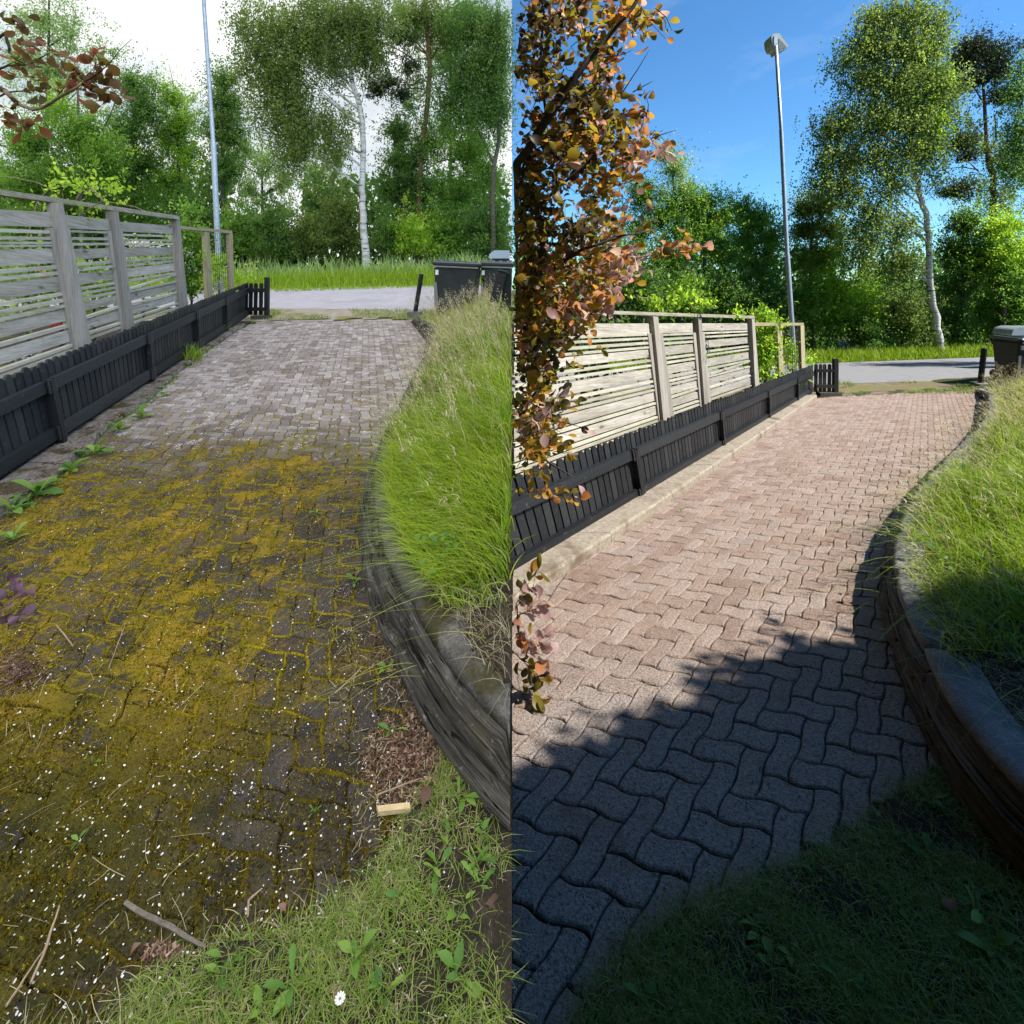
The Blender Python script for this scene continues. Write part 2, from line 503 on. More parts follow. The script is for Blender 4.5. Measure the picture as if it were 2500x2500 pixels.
def link(name, me, side, parent=None, col=0.0, loc=None):
    o = bpy.data.objects.new(name, me)
    (side.coll if isinstance(side, Side) else side).objects.link(o)
    if parent is not None:
        o.parent = parent
        o.matrix_parent_inverse = Matrix.Translation(-V(parent.location))
    if loc is not None:
        o.location = loc
    o.color = (col, 0, 0, 1)
    return o


def thing(name, label, cat, loc, side, group=None):
    o = bpy.data.objects.new(name, None)
    side.coll.objects.link(o)
    o.empty_display_size = .1
    o.location = loc
    tag(o, label, cat, group)
    return o


def tag(o, label=None, cat=None, group=None, kind=None):
    if label:
        o['label'] = label
    if cat:
        o['category'] = cat
    if group:
        o['group'] = group
    if kind:
        o['kind'] = kind
    return o


def prism(front, back, rev=False):
    """closed solid from two matching loops, with uv: u along the first edge"""
    n = len(front)
    vs = [V(p) for p in front] + [V(p) for p in back]
    fs = [list(range(n))[::-1], list(range(n, 2 * n))] + [[i, (i + 1) % n, n + (i + 1) % n, n + i] for i in range(n)]
    if rev:
        fs = [f[::-1] for f in fs]
    return vs, fs


def axis_uv(vs, fs, u, v, w):
    uv = []
    for f in fs:
        for i in f:
            p = vs[i]
            uv.append((p.dot(u), p.dot(v) + p.dot(w) * 1.0))
    return uv


def board(name, quad, off, mat, side, parent, normal, col=None, bevel=0.0):
    """a plank: quad = four front corners (tl, tr, br, bl) in space; off=(front, back) along the normal"""
    fr = [p + normal * off[0] for p in quad]
    bk = [p + normal * off[1] for p in quad]
    vs, fs = prism(fr, bk)
    u = ((quad[1] - quad[0]) + (quad[2] - quad[3]))
    v = ((quad[0] - quad[3]) + (quad[1] - quad[2]))
    if v.length > u.length:
        u, v = v, u
    u.normalize()
    v = (v - u * v.dot(u)).normalized()
    me = mesh_from(name, vs, fs, mat, uvs=axis_uv(vs, fs, u, v, normal))
    return link(name, me, side, parent, random.random() if col is None else col)


def tube_arrays(pts, radii, seg=7, cap=True):
    pts = [V(p) for p in pts]
    vs, fs = [], []
    for i, p in enumerate(pts):
        d = (pts[min(i + 1, len(pts) - 1)] - pts[max(i - 1, 0)]).normalized()
        a = d.orthogonal().normalized() if i == 0 else (a - d * a.dot(d)).normalized()
        b = d.cross(a)
        for k in range(seg):
            t = 2 * math.pi * k / seg
            vs.append(p + (a * math.cos(t) + b * math.sin(t)) * radii[i])
    for i in range(len(pts) - 1):
        for k in range(seg):
            k2 = (k + 1) % seg
            fs.append([i * seg + k, i * seg + k2, (i + 1) * seg + k2, (i + 1) * seg + k])
    if cap:
        fs.append(list(range(seg))[::-1])
        fs.append([(len(pts) - 1) * seg + k for k in range(seg)])
    return vs, fs


def join(parts):
    vs, fs = [], []
    for v, f in parts:
        o = len(vs)
        vs += list(v)
        fs += [[i + o for i in q] for q in f]
    return vs, fs


def rand_rot(n, tilt=None):
    """random rotation matrices (n,3,3); tilt limits how far the leaf plane leans from level"""
    yaw = rng.uniform(0, 2 * np.pi, n)
    pit = rng.uniform(-np.pi / 2, np.pi / 2, n) if tilt is None else rng.normal(0, tilt, n)
    rol = rng.uniform(-np.pi, np.pi, n) if tilt is None else rng.normal(0, tilt, n)
    cy, sy, cp, sp, cr, sr = np.cos(yaw), np.sin(yaw), np.cos(pit), np.sin(pit), np.cos(rol), np.sin(rol)
    m = np.empty((n, 3, 3))
    m[:, 0] = np.stack([cy * cp, cy * sp * sr - sy * cr, cy * sp * cr + sy * sr], 1)
    m[:, 1] = np.stack([sy * cp, sy * sp * sr + cy * cr, sy * sp * cr - cy * sr], 1)
    m[:, 2] = np.stack([-sp, cp * sr, cp * cr], 1)
    return m


def scatter(tv, tf, locs, rots, scl, rnd):
    tv = np.asarray(tv, float)
    tf = np.asarray(tf)
    n, k = len(locs), len(tv)
    v = np.einsum('nij,kj->nki', rots, tv) * np.asarray(scl)[:, None, None] + locs[:, None, :]
    f = tf[None] + (np.arange(n) * k)[:, None, None]
    return v.reshape(-1, 3), f.reshape(-1, tf.shape[1]), np.repeat(rnd, k)


LEAF4 = ([(0, 0, 0), (.5, .32, .06), (1, 0, -.05), (.5, -.32, .06)], [(0, 1, 2, 3)])


def blades(locs, h, w, lean, az, rnd, segs=3, droop=1.0):
    """grass blades: h height, w width, lean fraction of h, az direction of lean"""
    n = len(locs)
    t = np.linspace(0, 1, segs + 1)
    dx, dy = np.cos(az), np.sin(az)
    out = np.empty((n, segs + 1, 2, 3))
    wx, wy = -dy, dx
    spin = rng.uniform(-1, 1, n)
    wx2, wy2 = wx * np.cos(spin) - wy * np.sin(spin), wx * np.sin(spin) + wy * np.cos(spin)
    for i, tt in enumerate(t):
        fwd = lean * h * tt ** 1.8
        up = h * (tt - droop * .45 * lean * tt ** 2.4)
        ww = w * (1 - tt ** 1.6 * .92) * .5
        for s, sg in ((0, -1), (1, 1)):
            out[:, i, s, 0] = locs[:, 0] + dx * fwd + wx2 * ww * sg
            out[:, i, s, 1] = locs[:, 1] + dy * fwd + wy2 * ww * sg
            out[:, i, s, 2] = locs[:, 2] + up
    k = (segs + 1) * 2
    tf = np.array([(2 * i, 2 * i + 1, 2 * i + 3, 2 * i + 2) for i in range(segs)])
    f = tf[None] + (np.arange(n) * k)[:, None, None]
    return out.reshape(-1, 3), f.reshape(-1, 4), np.repeat(rnd, k)


def merge(arrs):
    vs, fs, rs, o = [], [], [], 0
    for v, f, r in arrs:
        vs.append(v)
        fs.append(f + o)
        rs.append(r)
        o += len(v)
    return np.concatenate(vs), np.concatenate(fs), np.concatenate(rs)


def in_poly(x, y, poly):
    x, y = np.asarray(x), np.asarray(y)
    ins = np.zeros(x.shape, bool)
    px, py = poly[-1]
    for qx, qy in poly:
        c = ((qy > y) != (py > y)) & (x < (px - qx) * (y - qy) / (py - qy + 1e-12) + qx)
        ins ^= c
        px, py = qx, qy
    return ins


# ---------------------------------------------------------------- walls' lines and the ground
WALL_L = [L.g(*p) for p in [(1003, 786), (1040, 835), (1030, 890), (985, 980), (940, 1070), (895, 1170), (873, 1260), (874, 1335), (884, 1425),
                            (898, 1481), (951, 1604), (991, 1687), (1044, 1790), (1107, 1895), (1170, 1965), (1247, 2040)]]
WALL_R = [RT.g(*p) for p in [(2380, 956), (2402, 985), (2402, 1034), (2375, 1085), (2310, 1150), (2240, 1230), (2185, 1310), (2157, 1388), (2149, 1456),
                             (2153, 1520), (2173, 1587), (2200, 1671), (2247, 1772), (2277, 1860), (2315, 1940), (2380, 2020), (2440, 2090), (2520, 2190)]]


def wall_x(wall, y):
    ys = np.array([p.y for p in wall])[::-1]
    xs = np.array([p.x for p in wall])[::-1]
    return np.interp(y, ys, xs)


WALL_H = .255


def wall_h(y, yend):
    return WALL_H * np.clip((yend + .6 - y) / 2.5, .35, 1)


def bank(side, x, y):
    """height of the grass bank above the drive's plane"""
    wall = WALL_L if side is L else WALL_R
    sl = (wall_x(wall, np.asarray(y) + .06) - wall_x(wall, np.asarray(y) - .06)) / .12
    d = (np.asarray(x) - wall_x(wall, y) - (.055 if side is L else .025)) / np.sqrt(1 + sl * sl) - .12
    yend = wall[0].y
    h = wall_h(y, yend) * .92
    up = h + (.3 if side is L else .2) * np.maximum(d - .15, 0) * np.clip((y - .6) / 2.0, .3, 1)
    up = np.minimum(up, 1.6 if side is L else 1.0)
    near = np.clip((y - wall[-1].y) / .05, 0, 1)
    far = np.clip((yend + .3 - y) / .5, 0, 1)
    far = np.maximum(far, np.clip(d / 1.2, 0, 1) * np.clip((yend + 3.2 - y) / 3.0, 0, 1) * .75)
    return np.where(d > 0, up, 0) * near * far


POLY_L = [(-140, 1420), (-140, 1300), (13, 1262), (129, 1180), (205, 1109), (275, 1040), (360, 985), (441, 907), (520, 850), (600, 795), (640, 783), (668, 784), (1003, 783)]
POLY_R = [(1251, 1500), (1263, 1483), (1529, 1301), (1660, 1210), (1850, 1076), (1995, 973), (2045, 968), (2378, 952)]
DRIVE_L = [L.g(*p) - V((.1 if i < 9 else 0, 0, 0)) for i, p in enumerate(POLY_L)] + [p + V((.12, 0, 0)) for p in WALL_L[:13]] + [L.g(*p) for p in [(1090, 1900), (1015, 2020), (965, 2110), (930, 2190), (830, 2240), (720, 2310), (560, 2345), (440, 2390), (335, 2440), (310, 2620), (-300, 2620)]]
DRIVE_R = [V((-.3, RT.g(*POLY_R[0]).y, 0))] + [RT.g(*p) - V((.12, 0, 0)) for p in POLY_R[1:6]] + [RT.g(*p) for p in POLY_R[6:]] + [p + V((.12, 0, 0)) for p in WALL_R[:14]] + [RT.g(*p) for p in [(2287, 1920), (2225, 1950), (2136, 2045), (2065, 2100), (1985, 2140), (1860, 2175), (1722, 2230), (1647, 2285), (1580, 2330), (1536, 2395), (1469, 2450), (1438, 2520), (1425, 2640), (1100, 2640)]]
DRIVE_L = [(p.x, p.y) for p in DRIVE_L]
DRIVE_R = [(p.x, p.y) for p in DRIVE_R]


def ground_z(side, x, y):
    yy = np.asarray(y, float)
    flat = 34.0
    z = side.z(np.asarray(x), np.minimum(yy, flat)) + np.where(yy > flat, (yy - flat) * .0, 0)
    return z + bank(side, x, y)


def ground(side, name, xs, ys, drive):
    X, Y = np.meshgrid(xs, ys)
    Z = ground_z(side, X, Y)
    ins = in_poly(X, Y, drive) & (bank(side, X, Y) < .02)
    for ox, oy in ((.03, -.03), (-.03, -.03), (0, .02)):
        ins &= in_poly(X + ox, Y + oy, drive) | (Y > 2.6)
    Z = np.where(ins, side.z(X, Y) - .07, Z + .006 * (Y < 2.6))
    Z += np.where(ins, 0, .012 * np.sin(X * 9 + 1.3 * Y) * np.sin(Y * 11 + X))
    far = Y > 11.5 if side is L else Y > 12.8
    Z -= np.where(far & (Y < (21 if side is L else 25)), .03, 0)
    nx, ny = len(xs), len(ys)
    v = np.stack([X.ravel(), Y.ravel(), Z.ravel()], 1)
    i = (np.arange(ny - 1)[:, None] * nx + np.arange(nx - 1)[None]).ravel()
    f = np.stack([i, i + 1, i + nx + 1, i + nx], 1)
    me = mesh_np(name, v, f, 'soil', smooth=True)
    me.materials.append(MAT['turf'])
    cy = v[f[:, 0], 1]
    bk = bank(side, v[f[:, 0], 0], cy) > .05
    me.polygons.foreach_set('material_index', ((cy > 12) | (bk & (cy > 2.4)) | (v[f[:, 0], 0] < -1.15 * np.maximum(cy, .9)) | (v[f[:, 0], 0] > np.maximum(1.15 * cy, 1.6))).astype(np.int32))
    o = link(name, me, side)
    tag(o, 'earth and turf under the overcast plot' if side is L else 'earth and turf under the sunny plot', 'ground', kind='structure')
    return o


xl = np.concatenate([-np.geomspace(160, 4.3, 26), -np.arange(4.2, 1.5, -.06), -np.arange(1.5, 0, -.03), [-.0003]])
yl = np.concatenate([np.arange(-3, .9, .3), np.arange(.9, 2.6, .03), np.arange(2.6, 3.2, .06), np.arange(3.2, 12.5, .16), np.geomspace(12.6, 260, 34)])
ground(L, 'ground', xl, yl, DRIVE_L)
xr = np.concatenate([[.0004], np.arange(.03, 1.5, .03), np.arange(1.5, 4.0, .06), np.arange(4.05, 14, .2), np.geomspace(14.2, 200, 26)])
ground(RT, 'ground', xr, yl, DRIVE_R)

# the step between the two plots: an earth bank from the higher ground down to the lower
vs, fs = [], []
ysb = np.concatenate([np.arange(-3, 12.5, .25), np.geomspace(12.6, 260, 30)])
for i, y in enumerate(ysb):
    za, zb = float(ground_z(L, -.002, y)) - .015, float(ground_z(RT, .002, y)) - .1
    vs += [(-.0003, y, max(za, zb + .01)), (.0004, y, zb)]
    if i:
        fs.append([2 * i - 2, 2 * i - 1, 2 * i + 1, 2 * i])
tag(link('earth_bank', mesh_from('earth_bank', vs, fs, 'soil'), RT), 'bare earth step between the two plots', 'bank', kind='structure')


def sheet(name, pts, mat, side, lift, label, sub=1):
    """a flat sheet laid on the plane of the drive"""
    vs = [V((p[0], p[1], side.z(p[0], min(p[1], 34)) + lift)) for p in pts]
    o = link(name, mesh_from(name, vs, [list(range(len(vs)))], mat), side)
    tag(o, label, name.replace('_', ' '), kind='structure')
    return o


def span(side, a, b, x0, x1):
    p, q = side.g(*a), side.g(*b)
    k = (q.y - p.y) / (q.x - p.x)
    return (x0, p.y + k * (x0 - p.x)), (x1, p.y + k * (x1 - p.x))


n0, n1 = span(L, (656, 753), (988, 756), -60, -.004)
f0, f1 = span(L, (658, 689), (1060, 694), -60, -.004)
sheet('road', [n0, n1, f1, f0], 'asphalt_left', L, .0, 'pale grey asphalt road under the overcast sky')
e0, e1 = span(L, (668, 784), (1003, 784), -9, -.004)
sheet('verge', [e0, e1, (n1[0], n1[1] - .02), (-9, n0[1] + (n1[1] - n0[1]) * 51 / 60 - .02)], 'verge_left', L, .0, 'gravel verge with worn grass between mossy drive and road')
ROAD_L = (n1[1], f1[1])
n0, n1 = span(RT, (2045, 936), (2385, 928), .004, 60)
f0, f1 = span(RT, (2035, 886), (2434, 871), .004, 60)
sheet('road', [n0, n1, f1, f0], 'asphalt_right', RT, .0, 'sunlit asphalt road striped by tree shadows')
e0, e1 = span(RT, (2045, 968), (2378, 952), .004, 16)
sheet('verge', [e0, e1, (16, n0[1] + (n1[1] - n0[1]) * 16 / 60 - .02), (n0[0], n0[1] - .02)], 'verge_right', RT, .0, 'dry brown verge between washed drive and road')
ROAD_R = (RT.g(2200, 932).y, RT.g(2235, 878).y)

# ---------------------------------------------------------------- pavers: interlocking wavy blocks laid in herringbone
U = .097
WAVE = .085


def paver_mesh(side, horiz, pi, pj, e1, e2, gap, bev, th):
    n = 4
    w, h = (2, 1) if horiz else (1, 2)
    pts = []
    for i in range(w * n):
        pts.append((i / n, 0))
    for i in range(h * n):
        pts.append((w, i / n))
    for i in range(w * n):
        pts.append((w - i / n, h))
    for i in range(h * n):
        pts.append((0, h - i / n))
    a = WAVE
    out = []
    for x, y in pts:
        X = x + a * math.sin(math.pi * (y + pj))
        Y = y + a * math.sin(math.pi * (x + pi))
        out.append((X - w / 2 + random.gauss(0, .011), Y - h / 2 + random.gauss(0, .011)))

    def ring(ins, z):
        r = []
        for x, y in out:
            x2 = x * (1 - ins / (w / 2))
            y2 = y * (1 - ins / (h / 2))
            gx = (x2 * e1[0] + y2 * e2[0]) * U
            gy = (x2 * e1[1] + y2 * e2[1]) * U
            r.append((gx, gy, side.sx * gx + side.sy * gy + z))
        return r
    m = len(out)
    vs = ring(gap + bev, 0) + ring(gap + bev * .4, -.0025) + ring(gap, -.008) + ring(gap, -th)
    fs = [list(range(m))]
    for k in range(3):
        fs += [[k * m + i, (k + 1) * m + i, (k + 1) * m + (i + 1) % m, k * m + (i + 1) % m] for i in range(m)]
    return vs, fs


def lay(side, drive, origin, e1, e2, mat, bedmat, gap, bev, label, jitter):
    poly = drive
    xs, ys = [p[0] for p in poly], [p[1] for p in poly]
    bed = link('driveway', mesh_from('driveway', [V((x if side is L else max(x, .0006), y, side.z(x, y) - .013)) for x, y in poly], [list(range(len(poly)))], bedmat), side)
    tag(bed, label, 'driveway', kind='structure')
    inv = np.linalg.inv(np.array([[e1[0], e2[0]], [e1[1], e2[1]]]) * U)
    cs = np.array([inv @ (np.array([x, y]) - origin) for x in (min(xs), max(xs)) for y in (min(ys), max(ys))])
    i0, i1 = int(cs[:, 0].min()) - 2, int(cs[:, 0].max()) + 2
    j0, j1 = int(cs[:, 1].min()) - 2, int(cs[:, 1].max()) + 2
    cand = []
    for i in range(i0, i1):
        for j in range(j0, j1):
            k = (i - j) % 4
            if k == 0:
                c, hz = (i + 1, j + .5), True
            elif k == 3:
                c, hz = (i + .5, j + 1), False
            else:
                continue
            x = origin[0] + (c[0] * e1[0] + c[1] * e2[0]) * U
            y = origin[1] + (c[0] * e1[1] + c[1] * e2[1]) * U
            cand.append((x, y, hz, i % 2, j % 2))
    ins = in_poly([c[0] for c in cand], [c[1] for c in cand], poly)
    cand = [c for c, k in zip(cand, ins) if k and (side is L or c[0] > -.12)]

    def seen(c):
        u, v = pix((c[0], c[1], side.z(c[0], c[1]))) if c[1] > .3 else (-1, 9999)
        lo, hi = (8, 1244) if side is L else (1256, 2492)
        return (0 if lo < u < hi and v < 2485 else 1, c[1])
    cand.sort(key=seen)
    protos, arr, lo = {}, [], 0
    for n, (x, y, hz, pi, pj) in enumerate(cand):
        key = (hz, pi, pj, random.randint(0, 3))
        if key not in protos:
            vs, fs = paver_mesh(side, hz, pi, pj, e1, e2, gap, bev, .03)
            protos[key] = (mesh_from('paver', vs, fs, mat), np.array(vs), fs)
        me, va, fs = protos[key]
        z = side.z(x, y) + random.uniform(-jitter, jitter)
        ti = (random.gauss(0, jitter * 2.2), random.gauss(0, jitter * 2.2))
        if side is RT and x + va[:, 0].min() < .001:
            if x + va[:, 0].max() < .03:
                continue
            me = mesh_from('paver', [(max(a_, .0008 - x), b_, c_) for a_, b_, c_ in va], fs, mat)
            va = np.array([v.co[:] for v in me.vertices])
        if n < 300:
            o = link('paver', me, side, bed, random.random(), (x, y, z))
            o.rotation_euler = (ti[0], ti[1], random.gauss(0, .008))
        else:
            v2 = va + np.array([x, y, z])
            v2[:, 2] += va[:, 0] * ti[0] + va[:, 1] * ti[1]
            arr.append((v2, fs, random.random()))
    if arr:
        vs, ff, rr, o = [], [], [], 0
        for v, f, r in arr:
            vs.append(v)
            ff += [[q + o for q in p] for p in f]
            rr.append(np.full(len(v), r))
            o += len(v)
        ob = link('pavers_beyond', mesh_from('pavers_beyond', np.concatenate(vs).tolist(), ff, mat, np.concatenate(rr)), side, bed)
        ob['kind'] = 'stuff'
    return bed


E_L = ((1.10, -.24), (-.27, .923))
E_R = ((.82, -.33), (.844, 1.017))
bed_l = lay(L, DRIVE_L, np.array([-.6, 2.2]), *E_L, 'paver_left', 'bed_left', .022, .055, 'driveway of dark pavers overgrown with golden moss', .0018)
bed_r = lay(RT, DRIVE_R, np.array([1.2, 2.2]), *E_R, 'paver_right', 'bed_right', .03, .075, 'freshly washed pinkish driveway, sunlit with a dark shadow in front', .0028)


def moss_joints():
    """raised cushions of moss along the joints of the left drive"""
    e1, e2 = E_L
    org = np.array([-.6, 2.2])
    arr = []
    cov = []
    for i in range(-40, 60):
        for j in range(-40, 70):
            for d in (0, 1):
                k = (i - j) % 4
                # edge below the cell (d=0) or to its left (d=1): skip edges inside one block
                if d == 0 and k == 2 or d == 1 and k == 1:
                    continue
                mx = org[0] + ((i + .5 * (d == 0)) * e1[0] + (j + .5 * (d == 1)) * e2[0]) * U
                my = org[1] + ((i + .5 * (d == 0)) * e1[1] + (j + .5 * (d == 1)) * e2[1]) * U
                cov.append((i, j, d, mx, my))
    ins = in_poly([c[3] for c in cov], [c[4] for c in cov], DRIVE_L)
    vs, fs = [], []
    tuft = []
    for (i, j, d, mx, my), k in zip(cov, ins):
        if not k or my > 9.5:
            continue
        pz = .62 if my < 4.4 else .35 if my < 5.6 else .12
        if mx + my * .16 > -.1:
            pz *= .45
        pz *= .55 + .9 * (math.sin(mx * 3.1 + my) * math.sin(my * 2.3 + .6) * .5 + .5)
        if random.random() > pz:
            continue
        wd = random.uniform(.012, .03) * (1 if my < 4.6 else .6)
        hh = random.uniform(.001, .006)
        b = len(vs)
        n = 4
        for s in range(n + 1):
            t = s / n
            x, y = (i + t, j) if d == 0 else (i, j + t)
            X = x + WAVE * math.sin(math.pi * y)
            Y = y + WAVE * math.sin(math.pi * x)
            gx = org[0] + (X * e1[0] + Y * e2[0]) * U
            gy = org[1] + (X * e1[1] + Y * e2[1]) * U
            w = wd * (.25 + .6 * math.sin(math.pi * t) + random.uniform(-.25, .5))
            ox, oy = (0, w * .5) if d == 0 else (w * .5, 0)
            jx, jy = random.gauss(0, .002), random.gauss(0, .002)
            z = side_z(gx, gy)
            if my < 4.8:
                for _ in range(9):
                    tuft.append((gx + random.gauss(0, wd * .6), gy + random.gauss(0, wd * .55), z - .001))
            vs.append((gx - ox + jx, gy - oy + jy, z - .006))
            vs.append((gx + jx, gy + jy, z + hh * random.uniform(.5, 1.2)))
            vs.append((gx + ox + jx, gy + oy + jy, z - .006))
        for s in range(n):
            a = b + 3 * s
            fs += [[a, a + 1, a + 4, a + 3], [a + 1, a + 2, a + 5, a + 4]]
    o = link('joint_moss', mesh_from('joint_moss', vs, fs, 'moss', smooth=True), L)
    tag(o, 'golden moss cushions along the paver joints', 'moss', kind='stuff')
    p = np.array(tuft)
    c = len(p)
    v, f, r = blades(p, rng.uniform(.004, .013, c), rng.uniform(.003, .008, c), rng.uniform(.2, 1.4, c), rng.uniform(0, 6.28, c), rng.uniform(.2, 1, c) * np.clip(.35 + (p[:, 1] - 1.4) * .5, .3, 1), 1)
    tag(link('joint_tufts', mesh_np('joint_tufts', v, f, 'mossblade', r), L), 'fuzzy moss standing in the paver joints', 'moss', kind='stuff')
    # tufts over the blocks
    n = 130000
    y = rng.uniform(1.05, 5.2, n) ** 1.0
    u = rng.uniform(-40, 1240, n)
    x = (u - XC) / F * y
    pat = np.sin(x * 5 + 2 * np.sin(y * 3)) * np.sin(y * 6 + x * 2) + .7 * np.sin(x * 17 + y * 9) * np.sin(y * 21 - x * 7)
    side_bias = np.clip((-x - .16 * y) * 1.2, -.9, .8)
    k = in_poly(x, y, DRIVE_L) & (pat + side_bias + rng.normal(0, .45, n) - np.clip((y - 4.0) * 1.1, -.3, 3) + np.clip((2.4 - y) * .5, 0, .5) > .25)
    x, y = x[k], y[k]
    n = len(x)
    p = np.stack([x, y, side_z(x, y) - .002], 1)
    near = np.clip((2.6 - y) / 1.4, 0, 1)
    dk = rng.uniform(0, 1, n) < near * .85
    for nm, m, q in (('golden_moss', 'mossblade', ~dk), ('olive_moss', 'mossdark', dk)):
        c = int(q.sum())
        v, f, r = blades(p[q], rng.uniform(.004, .013, c), rng.uniform(.004, .009, c), rng.uniform(.2, 1.2, c), rng.uniform(0, 6.28, c), rng.uniform(0, 1, c), 1)
        o = link(nm, mesh_np(nm, v, f, m, r), L)
        tag(o, nm.replace('_', ' ') + ' growing over the left pavers', 'moss', kind='stuff')


def side_z(x, y):
    return L.z(x, y)


moss_joints()


# ---------------------------------------------------------------- kerbs
def kerb(side, inner, outer, mat, label, h, chamfer, rough):
    """a row of concrete kerb stones between the drive (inner line) and the fence (outer line)"""
    root = thing('kerb', label, 'kerb', side.g(*inner[-1]), side)
    ip = [side.g(*p) for p in inner]
    op = [side.g(*p) for p in outer]

    def lerp(pl, y):
        ys = [p.y for p in pl]
        return float(np.interp(y, ys, [p.x for p in pl]))
    y0, y1 = ip[0].y, ip[-1].y
    n = max(2, round((y1 - y0) / .95))
    for k in range(n):
        a, b = y0 + (y1 - y0) * k / n + .004, y0 + (y1 - y0) * (k + 1) / n - .004
        m = 8
        vs, fs = [], []
        for i in range(m + 1):
            y = a + (b - a) * i / m
            xi, xo = lerp(ip, y), lerp(op, y)
            z = side.z(xi, y)
            j = lambda s: random.gauss(0, s)
            vs += [(xi, y, z - .04), (xi - chamfer * .15 + j(rough), y, z + h - chamfer), (xi - chamfer + j(rough), y, z + h + j(rough)),
                   ((xi + xo) / 2, y, z + h + j(rough)), (xo, y, z + h), (xo, y, z - .04)]
            if i:
                o, q = 6 * (i - 1), 6 * i
                fs += [[o + t, o + t + 1, q + t + 1, q + t] for t in range(5)]
        fs += [[0, 1, 2, 3, 4, 5][::-1], [6 * m + t for t in range(6)]]
        link('kerb_stone', mesh_from('kerb_stone', vs, fs, mat), side, root, random.random())
    return root


kerb(L, [(-60, 1315), (13, 1262), (129, 1180), (205, 1109), (275, 1040), (360, 985), (441, 907), (520, 850), (600, 795)],
     [(-90, 1255), (13, 1184), (364, 937), (606, 766)], 'kerb_left', 'dirty grey kerb between black fence and mossy pavers', .05, .03, .007)
kerb(RT, [(1252, 1492), (1263, 1483), (1529, 1301), (1660, 1210), (1850, 1076), (1995, 973)],
     [(1252, 1424), (1263, 1416), (1563, 1226), (1985, 962)], 'kerb_right', 'clean pale concrete kerb beside the washed sunlit pavers', .085, .02, .0015)


# ---------------------------------------------------------------- fences
class Frame:
    """an upright plane standing on a ground line; finds the 3-D place of a photo pixel on it"""

    def __init__(s, side, p0, p1):
        s.side, s.p0, s.p1 = side, p0, p1
        s.b0, s.b1 = pix(p0), pix(p1)
        s.dir = (p1 - p0).normalized()
        s.n = V((s.dir.y, -s.dir.x, 0)).normalized()

    def base(s, px, py):
        bx, by = isect((px, py), s.side.nadir, s.b0, s.b1)
        # depth where the sight plane through that column meets the ground line
        k = (bx - XC) / F
        a, d = s.p0, s.p1 - s.p0
        t = (k * a.y - a.x) / (d.x - k * d.y)
        return (bx, by), a + d * t

    def pt(s, px, py):
        _, b = s.base(px, py)
        return at(px, py, b.y)

    def col(s, b3, line):
        bp = pix(b3)
        q = isect(bp, s.side.nadir, *line)
        return at(q[0], q[1], b3.y)


def picket_outline(w, h, t0):
    r = w / 2
    return [(-r, t0), (r, t0), (r, h - .035), (r * .72, h - .012), (r * .3, h), (-r * .3, h), (-r * .72, h - .012), (-r, h - .035)]


